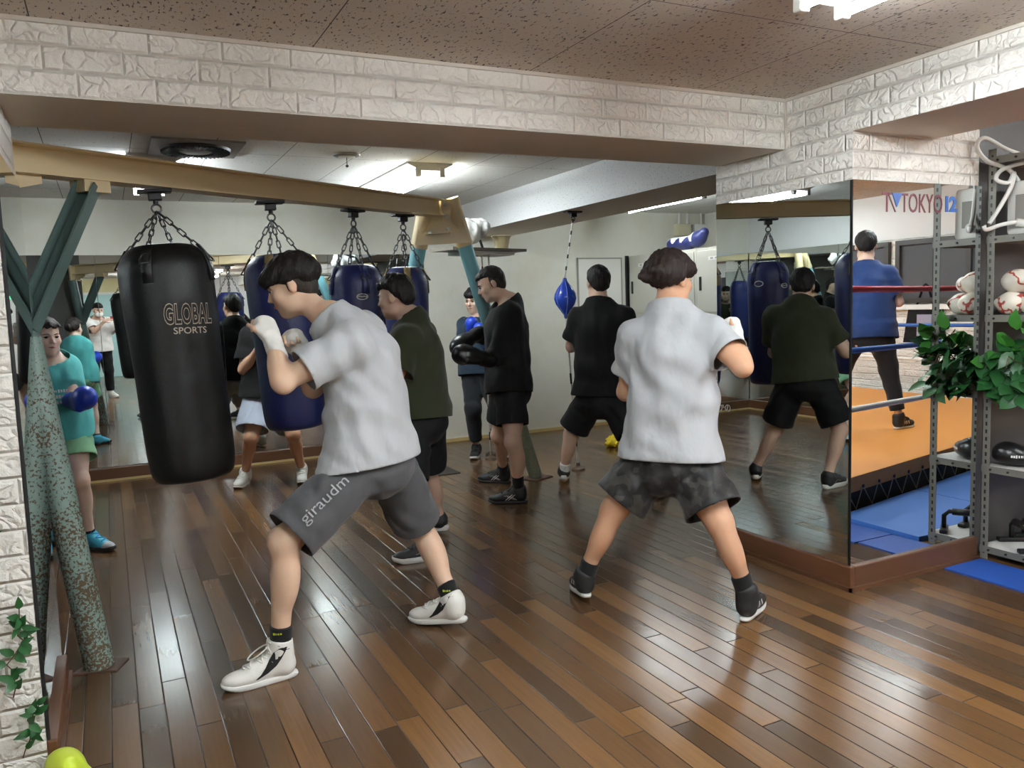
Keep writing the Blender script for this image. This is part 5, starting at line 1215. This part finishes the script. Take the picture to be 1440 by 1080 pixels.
# the photographer behind the camera
X_, shirtX, _, JX, offX, frX = person('X', 'man in white tee and mask taking the picture with a red phone', dict(
    h=.008, skin=M['skinC'], face=(.30, .94, -.15), hairm=M['hair'], hair=dict(style='short', t=.012, side=.0, nape=-.06, line=(.055, .034)),
    shirt=dict(m=M['whitet'], g=.032, hem=-.03, sl=.75), shorts=dict(m=M['blksh'], g=.03, long=True, len=.92, name='wide_trousers'), shoe=STY_WHITE,
    handL=dict(kind='bare', n=(.9, .0, .2), curl=.5), handR=dict(kind='bare', n=(-.9, .0, .2), curl=.5)))
hl, hf, hu = frame_of((.30, .94, -.15), (0, 0, 1)); hc = JX['head']
def HQ(x, y, w): return hc+hl*x+hf*y+hu*w
blob('face_mask', [EL(HQ(0, .058, -.062), (hl, hf, hu), (.064, .056, .052), .02)], .006, M['wrap'], X_, subs=[EL(HQ(0, .01, -.05), (hl, hf, hu), (.058, .066, .09), .01)], off=offX)
bv = bvh_of(shirtX); V, F = marks_fit(8, .16, .03); project('chest_print', V, F, frX[1]-frX[2]*.16+frX[6]*.16, -frX[5], frX[2], M['blackp'], shirtX, bv, .004)
r = empty('phone', (.13, -.105, 1.42), 'red phone held sideways by the man in the white tee', 'phone', rot=(0, 0, -.46))
MB().box((-.08, -.006, -.04), (.08, .006, .04), bev=.005).build('case', simple('red_phone_case', (150, 30, 40), .35), r)
MB().box((-.076, -.0068, -.036), (.076, -.006, .036)).build('screen', simple('dark_screen', (30, 32, 36), .1), r)
MB().lathe([(.011, 0), (.012, .0015), (.012, .002), (0, .002)], 20).build('lens', M['pl_black'], r).rotation_euler = (-PI/2, 0, 0)
# ------------------------------------------------------------------ slotted steel shelf beside the column
SX0, SX1, SY0, SY1 = 4.065, 4.90, 2.40, 2.685
sr = empty('storage_shelf', (SX0, SY1, 0), 'grey slotted steel shelf unit standing right of the column mirror', 'shelf')
def S(x, y, zz): return (x-SX0, y-SY1, zz)
mb_slot = None
for i, (x, y, sx, sy) in enumerate(((SX0, SY1, 1, -1), (SX0, SY0, 1, 1), (SX1, SY1, -1, -1), (SX1, SY0, -1, 1))):
    mb = MB()
    mb.box(S(x, y, 0), S(x+sx*.042, y+sy*.003, 2.12)); mb.box(S(x, y, 0), S(x+sx*.003, y+sy*.042, 2.12)); mb.mat(1)
    for k in range(52):
        zz = .03+.04*k
        xf = x-sx*.0008; yf = y-sy*.0008
        mb.box(S(xf, y+sy*.016, zz), S(x+sx*.0002, y+sy*.026, zz+.02)); mb.box(S(x+sx*.016, yf, zz), S(x+sx*.026, y+sy*.0002, zz+.02))
    mb.build('post', [M['shelfmetal'], M['blackp']], sr)
LEV = [.07, .50, .885, 1.285, 1.685, 2.08]
for i, zz in enumerate(LEV):
    mb = MB()
    mb.box(S(SX0-.003, SY0, zz-.035), S(SX0, SY1, zz)); mb.box(S(SX1, SY0, zz-.035), S(SX1+.003, SY1, zz)); mb.box(S(SX0, SY0-.003, zz-.035), S(SX1, SY0, zz)); mb.box(S(SX0, SY1, zz-.035), S(SX1, SY1+.003, zz))
    mb.build('rail', M['shelfmetal'], sr)
    MB().box(S(SX0, SY0, zz-.012), S(SX1, SY1, zz)).build('shelf_board', M['shelfboard'] if i in (0, 1, 4) else M['shelfmetal'], sr)
    mb = MB()
    for y in (SY0+.05, (SY0+SY1)/2, SY1-.05): mb.tube([S(SX0-.003, y, zz-.018), S(SX0-.009, y, zz-.018)], .006, 6)
    mb.build('bolt', M['blackp'], sr)
# white gloves with red creases on the glove shelf
M['glvw'] = N('worn_white_glove')
_g = M['glvw']; _n = _g.noise(9, 5, None, .6); _r = _g.math('MULTIPLY', _g.math('SUBTRACT', .035, _g.math('ABSOLUTE', _g.math('SUBTRACT', _g.noise(8, 3), .5))), 60.0, clamp=True)
_g.p(Base_Color=_g.mix(_r, _g.mix(_n, lin((224, 214, 196)), lin((238, 232, 220))), lin((172, 66, 52))), Roughness=.45); _g.bump(_g.noise(30, 4), .3, .006); M['glvw'] = _g.m
def lying_glove(c, d, label, m=None, s=1, z=.9):
    d = nrm(v3(*d, 0)); l = np.cross((0, 0, 1), d)*s; c = v3(c); u = v3(0, 0, 1); fr = (d, l, u)
    P = [RC(c-d*.11*z, c-d*.02*z, .042*z, .046*z, .02), EL(c+d*.06*z+u*.008, fr, (.095*z, .070*z, .060*z), .04), EL(c+d*.085*z+l*.01, fr, (.065*z, .065*z, .062*z), .03), RC(c-d*.01*z+l*.055*z, c+d*.085*z+l*.068*z+u*.01, .028*z, .026*z, .012)]
    g = blob('boxing_glove', P, .007, m or M['glvw'], smooth=1, post=lambda D, x, y, zz: np.maximum(D, (c[2]-.056*z)-zz+0*x), off=c)
    g.location = tuple(c)
    mb = MB(); mb.tube([tuple(-d*.13*z), tuple(-d*.085*z)], .0475*z, 20, cap=False); mb.build('cuff', M['wrap'], g, True)
    return tag(g, label, 'boxing glove', 'white gloves on the shelf')
zg = LEV[3]+.0525
for i, (x, y, q, d, s, lb) in enumerate(((4.235, 2.462, 0, (-.75, .62), 1, 'lower white glove with red creases at the near edge of the glove shelf'), (4.20, 2.612, 0, (-.9, -.35), -1, 'lower white glove with red creases beside the column on the glove shelf'),
                                     (4.21, 2.53, .111, (-.6, .8), 1, 'topmost white glove of the pile nearest the shelf front'), (4.46, 2.55, 0, (.2, .97), -1, 'white glove in the middle of the glove shelf'), (4.44, 2.52, .113, (-.9, .4), 1, 'white glove lying on top in the middle of the shelf'),
                                     (4.70, 2.54, 0, (-.8, .5), 1, 'white glove at the far end of the glove shelf'))):
    lying_glove((x, y, zg+q), d, lb, s=s)
# pothos planters
def leaf(mb, p, d, up, L, W):
    d = nrm(d); l = nrm(np.cross(up, d)); u = np.cross(d, l); V = []; F = []
    st = ((0, .0, 0), (.18, .38, .01), (.42, .5, .02), (.7, .34, -.0), (1, 0, -.10))
    for t, w, hh in st: V += [p+d*L*t+l*W*w+u*(L*(hh+.10*w)), p+d*L*t+u*L*hh, p+d*L*t-l*W*w+u*(L*(hh+.10*w))]
    for i in range(4):
        F += [(3*i, 3*i+3, 3*i+4, 3*i+1), (3*i+1, 3*i+4, 3*i+5, 3*i+2)]
    mb.add(V, F)
def pothos(x0, x1, y0, y1, zz, label, seed, n=90):
    r = np.random.default_rng(seed); rt = empty('potted_pothos', ((x0+x1)/2, (y0+y1)/2, zz), label, 'plant')
    c = v3((x0+x1)/2, (y0+y1)/2, zz); hx, hy = (x1-x0)/2, (y1-y0)/2
    mb = MB(); mb.box((-hx, -hy, 0), (hx, hy, .125), bev=.01); mb.box((-hx-.006, -hy-.006, .115), (hx+.006, hy+.006, .13), bev=.004); mb.build('planter', M['planter'], rt)
    for k, (m, nn) in enumerate(((M['leaf'], n//3), (M['leafd'], n))):
        mb = MB()
        for i in range(nn):
            side = r.random(); p = v3(r.uniform(-hx, hx*.9), r.uniform(-hy, hy), r.uniform(.08, .26))
            if side < .55: p[0] = -hx-r.uniform(-.01, .05); p[2] = r.uniform(.0, .24)
            elif side < .8: p[1] = -hy-r.uniform(0, .05); p[2] = r.uniform(.0, .24)
            if k == 0: p[2] += .10; 
            d = v3(r.normal(-.5, .6), r.normal(-.1, .7), r.normal(-.45 if k else .1, .5)); leaf(mb, p, d, nrm(v3(-.5, -.3, .8)+r.normal(size=3)*.3), r.uniform(.07, .12), r.uniform(.055, .085))
        mb.build('leaves', m, rt, True)
    mb = MB()
    for i in range(14):
        p = v3(r.uniform(-hx, hx*.3), r.uniform(-hy, hy), .12); q = p+v3(r.uniform(-.14, .08), r.uniform(-.1, .1), r.uniform(.05, .2)); e = q+v3(r.uniform(-.08, .05), r.uniform(-.08, .08), r.uniform(-.08, .06)); mb.tube([p, (p+q)/2+r.normal(size=3)*.02, q, e], .0025, 5)
    mb.build('stem', M['twig'], rt, True)
pothos(SX0+.005, SX0+.22, SY0+.0, SY1-.01, LEV[2]+.002, 'bushy green pothos in a mint planter on the shelf end facing the room', 3, 110)
pothos(SX0+.30, SX0+.60, SY0+.0, SY1-.01, LEV[2]+.002, 'green pothos in a mint planter farther along the shelf', 8, 70)
# white appliance with ribbed hoses on the upper shelf
r = empty('boot_dryer', (4.26, 2.55, LEV[4]+.002), 'white electric dryer box with bent hoses on the upper shelf', 'dryer')
MB().box((-.10, -.10, 0), (.16, .10, .27), bev=.02).build('housing', M['pl_white'], r, 'auto')
MB().box((-.104, -.05, .06), (-.10, .05, .2), bev=.01).build('vent', M['greypanel'], r)
for pts in ([(-.08, .05, .27), (-.14, .07, .33), (-.26, .10, .37), (-.31, .12, .44), (-.28, .10, .48), (-.18, .05, .42), (-.08, .0, .38), (0, -.05, .36)],
            [(-.02, -.06, .27), (-.08, -.02, .35), (-.17, .07, .33), (-.20, .09, .28), (-.15, .06, .26), (-.12, .05, .31), (-.14, .05, .24), (-.20, .08, .12), (-.24, .095, .06)],
            [(.02, -.08, .03), (-.08, -.02, .05), (-.14, .02, .06), (-.2, .06, .05), (-.25, .10, .03), (-.26, .11, .05)]):
    P = [v3(p) for p in pts]; sm = []
    for i in range(len(P)-1):
        p0, p1, p2, p3 = P[max(0, i-1)], P[i], P[i+1], P[min(len(P)-1, i+2)]
        for t in np.linspace(0, 1, 7)[:-1]: sm.append(.5*((2*p1)+(-p0+p2)*t+(2*p0-5*p1+4*p2-p3)*t*t+(-p0+3*p1-3*p2+p3)*t**3))
    sm.append(P[-1]); MB().tube(sm, .0105, 10).build('hose', M['pl_white'], r, True)
MB().tube([(-.14, .02, .06), (-.02, -.06, .035)], .02, 14).build('nozzle', M['pl_white'], r, True)
# black mitts on the second shelf
def mitt(c, rot, label, m):
    c = v3(c); d = v3(math.cos(rot), math.sin(rot), 0); l = np.cross((0, 0, 1), d); fr = (d, l, v3(0, 0, 1))
    o = blob('focus_mitt', [EL(c+v3(0, 0, .05), fr, (.125, .085, .05), .03), EL(c+d*.06+v3(0, 0, .075), fr, (.06, .07, .05), .04)], .008, m, off=c, post=lambda D, x, y, zz: np.maximum(D, c[2]+.002-zz+0*x), smooth=1); o.location = tuple(c)
    bv = bvh_of(o); V, F = marks_fit(8, .09, .014); project('lettering', V, F, c+v3(-.05, -.03, .07), (.60, -.75, 0), (-.25, -.2, .95), M['whitep'], o, bv, .003)
    return tag(o, label, 'focus mitt')
bpy.context.view_layer.update()
m1 = mitt((4.19, 2.56, LEV[1]), 2.3, 'black padded mitt with white lettering at the front of the second shelf', M['glvk'])
m2 = mitt((4.44, 2.55, LEV[1]), .6, 'black padded mitt lying behind another on the second shelf', M['glvk'])
MB().box((4.34, 2.44, LEV[1]+.06), (4.38, 2.50, LEV[1]+.075)).build('strap_end', M['yel'], None); bpy.data.objects['strap_end'].parent = m2; bpy.data.objects['strap_end'].matrix_parent_inverse = Matrix.Translation(-m2.location)
# push-up bars and wheel on the bottom shelf
def bar(x, y, rot, label):
    r = empty('push_up_bar', (x, y, LEV[0]+.002), label, 'push-up bar', rot=(0, 0, rot))
    mb = MB(); pts = [(-.11, 0, .02), (-.11, 0, .09), (-.085, 0, .115), (.085, 0, .115), (.11, 0, .09), (.11, 0, .02)]; mb.tube(pts, .013, 10); mb.build('frame', M['pl_black'], r, True)
    mb = MB(); mb.tube([(-.07, 0, .115), (.07, 0, .115)], .019, 12); mb.build('grip', M['solek'], r, True)
    for s in (-1, 1): MB().box((s*.11-.02, -.07, 0), (s*.11+.02, .07, .022), bev=.006).build('foot', M['pl_black'], r)
bar(4.19, 2.54, 1.0, 'black push-up bar at the front of the bottom shelf'); bar(4.36, 2.545, 1.3, 'black push-up bar behind the front one on the bottom shelf')
r = empty('exercise_wheel', (4.58, 2.53, LEV[0]+.118), 'black wheel with grey hub on the bottom shelf', 'exercise wheel', rot=(PI/2, 0, .5))
MB().lathe([(.085, -.03), (.11, -.02), (.115, 0), (.11, .02), (.085, .03)], 36).build('tyre', M['solek'], r, True)
MB().lathe([(0, -.033), (.05, -.032), (.085, -.025), (.085, .025), (.05, .032), (0, .033)], 30).build('hub', M['greypanel'], r, 'auto'); MB().tube([(0, 0, -.12), (0, 0, .12)], .014, 12).build('axle', M['pl_black'], r, True)
o = blob('headguard', [EL((4.79, 2.53, LEV[0]+.07), I3, (.10, .09, .07), .03)], .009, simple('red_headguard', (176, 52, 44), .4), post=lambda D, x, y, zz: np.maximum(D, LEV[0]-zz+0*x)); tag(o, 'red padded headguard at the back of the bottom shelf', 'headguard')

# ------------------------------------------------------------------ blue mats and the ring
def mat_tile(pts, zt, label, m):
    o = MB().prism(pts, 0, zt).build('floor_mat', m); return tag(o, label, 'floor mat')
mat_tile([(3.74, 2.655), (3.74, 2.20), (4.03, 2.20), (4.03, 2.655)], .008, 'deep blue floor mat in front of the shelf foot', M['matedge'])
mat_tile([(4.04, 2.36), (4.04, 1.80), (5.0, 1.60), (5.0, 2.36)], .03, 'light blue foam mat along the ring nearest the shelf', M['bluemat'])
mat_tile([(5.01, 2.70), (5.01, 1.60), (6.4, 1.30), (6.4, 2.70)], .03, 'light blue foam mat farther along the ring front', M['bluemat'])
mat_tile([(3.72, 2.19), (3.72, 1.3), (4.03, 1.3), (4.03, 2.19)], .008, 'deep blue floor mat along the side of the ring', M['matedge'])
RC4 = [(4.06, 1.76), (8.3, .86), (8.55, -3.6), (4.06, -3.2)]
rg_ = empty('boxing_ring', (6.2, -1.0, 0), 'boxing ring with orange canvas and red blue and white ropes', 'boxing ring')
def rl(p, zz): return (p[0]-6.2, p[1]+1.0, zz)
inn = [(6.2+(x-6.2)*.985, -1+(y+1)*.985) for x, y in RC4]
mb = MB(); mb.prism([rl(p, 0)[:2] for p in reversed(inn)], 0, .20); mb.build('platform', simple('dark_platform', (36, 34, 32), .7), rg_)
mb = MB(); mb.prism([rl(p, 0)[:2] for p in reversed(RC4)], .135, .235); mb.build('canvas', M['orange'], rg_)
mb = MB(); mk = MB()
for e in range(2):
    a, b = (v3(*RC4[0], 0), v3(*RC4[1], 0)) if e == 0 else (v3(*RC4[3], 0), v3(*RC4[0], 0))
    nv = nrm(np.cross(b-a, (0, 0, 1)))*(-1); L = np.linalg.norm(b-a); n = int(L/.2)
    for i in range(n):
        p = a+(b-a)*(i+.5)/n+nv*.006; q = a+(b-a)*(i+1.1)/n+nv*.004; p0 = v3(*rl(p, .16)); mk.tube([p0, p0+nv*.006], .012, 8); mb.tube([p0, v3(*rl(q, .02)), v3(*rl(a+(b-a)*(i+1.5)/n+nv*.004, .16))], .0035, 5)
mb.build('lacing', simple('grey_lacing', (168, 160, 146), .7), rg_); mk.build('eyelet', M['blackp'], rg_)
posts = []
for i, (x, y) in enumerate(RC4):
    q = v3(6.2+(x-6.2)*.9, -1+(y+1)*.9, 0); posts.append(q); MB().tube([rl(q, .235), rl(q, 1.62)], .045, 14).build('corner_post', M['bluerope'] if i % 2 else M['redrope'], rg_, True)
ins = [v3(*RC4[i], 0)*.965+v3(6.2, -1, 0)*.035 for i in range(4)]
for zz, m in ((.66, M['whiterope']), (1.05, M['bluerope']), (1.45, M['redrope'])):
    mb = MB()
    for i in range(4): 
        a, b = ins[i], ins[(i+1) % 4]; mb.tube([rl(a+(b-a)*t, zz-.02*math.sin(PI*t)) for t in np.linspace(0, 1, 9)], .02, 10)
    mb.build('rope', m, rg_, True)
r = empty('hanging_tote_bag', (8.795, -1.15, 1.0), 'black tote bag hanging on the wall behind the ring under the windows', 'bag')
mb = MB(); mb.prism([(-.27, -.2), (.27, -.2), (.22, .22), (-.2, .22)], -.06, 0, 0); mb.build('bag_body', M['blk'], r)
mb = MB(); mb.tube([(-.03, -.12, .22), (-.02, -.03, .48), (-.02, .0, .5), (-.02, .03, .48), (-.03, .12, .22)], .012, 8); mb.build('strap', M['blk'], r, True)
MB().box((-.064, -.08, -.12), (-.06, .14, .14)).build('print', simple('grey_lilac_print', (150, 146, 164), .6), r)
# vines on the pillar face and a lime slipper at the frame edge
def vine(p, n, label, seed, group=None):
    rr = np.random.default_rng(seed); p = v3(p); rt = empty('hanging_vine', tuple(p), label, 'vine')
    mb = MB(); pts = [v3(0, 0, 0)]; 
    for i in range(6): pts.append(pts[-1]+v3(rr.normal(.006, .01), -.003, .028))
    mb.tube(pts, .002, 5); mb.build('stem', M['twig'], rt, True)
    mb = MB()
    for i in range(n):
        q = pts[rr.integers(1, 7)]; leaf(mb, q, v3(rr.normal(.1, .8), -.35, rr.normal(.3, .6)), nrm(v3(rr.normal(0, .3), -1, .3)), rr.uniform(.035, .06), rr.uniform(.018, .028))
    mb.build('leaves', M['leafd'], rt, True)
vine((-.335, 2.868, .06), 16, 'small green vine sprig low on the brick pillar', 1); vine((-.345, 2.868, .26), 12, 'small green vine sprig at mid height of the brick pillar', 2)
vine((-.325, 2.868, .40), 10, 'small green vine sprig highest of the three by the mirror edge', 3); vine((-.40, 2.868, .70), 14, 'dark green vine clump at the picture edge on the brick pillar', 4)
r = empty('slipper', (-.19, 2.74, 0), 'lime green slipper on the floor by the brick pillar', 'slipper', rot=(0, 0, .4))
mb = MB(); ring = []
M['lime'] = simple('lime_rubber', (196, 214, 62), .45)
o = blob('upper', [RC((0, -.06, .03), (0, .08, .028), .04, .045, .03), EL((0, .08, .035), I3, (.048, .075, .04), .03)], .006, M['lime'], r, subs=[EL((0, -.06, .075), I3, (.034, .09, .05), .01)], post=lambda D, x, y, zz: np.maximum(D, .012-zz+0*x))
mb = MB(); mb.lathe([(0, 0), (.045, 0), (.048, .008), (.045, .014), (0, .014)], 28); 
so = mb.build('sole', M['lime'], r, 'auto'); so.scale = (1, 2.6, 1); so.location = (0, .02, 0)

# ------------------------------------------------------------------ world, camera, colour
w = bpy.data.worlds.new('World'); SC.world = w; w.use_nodes = True
w.node_tree.nodes['Background'].inputs[0].default_value = (.9, .93, 1, 1); w.node_tree.nodes['Background'].inputs[1].default_value = .05
cd = bpy.data.cameras.new('camera'); co = bpy.data.objects.new('camera', cd); COL.objects.link(co); SC.camera = co
cd.sensor_width = 36; cd.lens = 36*1142.33/1440; cd.clip_start = .02
RM = np.array([[0.89473178, -0.07327545, 0.44055164], [-0.44532827, -0.07187754, 0.89247765], [-0.03373093, -0.99471822, -0.09694275]])
mw = Matrix(((RM[0, 0], -RM[0, 1], -RM[0, 2], 0), (RM[1, 0], -RM[1, 1], -RM[1, 2], 0), (RM[2, 0], -RM[2, 1], -RM[2, 2], 1.42), (0, 0, 0, 1)))
co.matrix_world = mw
vs = SC.view_settings; vs.view_transform = 'Standard'; vs.look = 'None'; vs.gamma = 1; vs.use_curve_mapping = False; vs.exposure = 1.66
SC.cycles.use_denoising = True; SC.cycles.max_bounces = 10; SC.cycles.glossy_bounces = 6; SC.cycles.diffuse_bounces = 4; SC.cycles.sample_clamp_indirect = 4; SC.cycles.caustics_reflective = False; SC.cycles.blur_glossy = .5
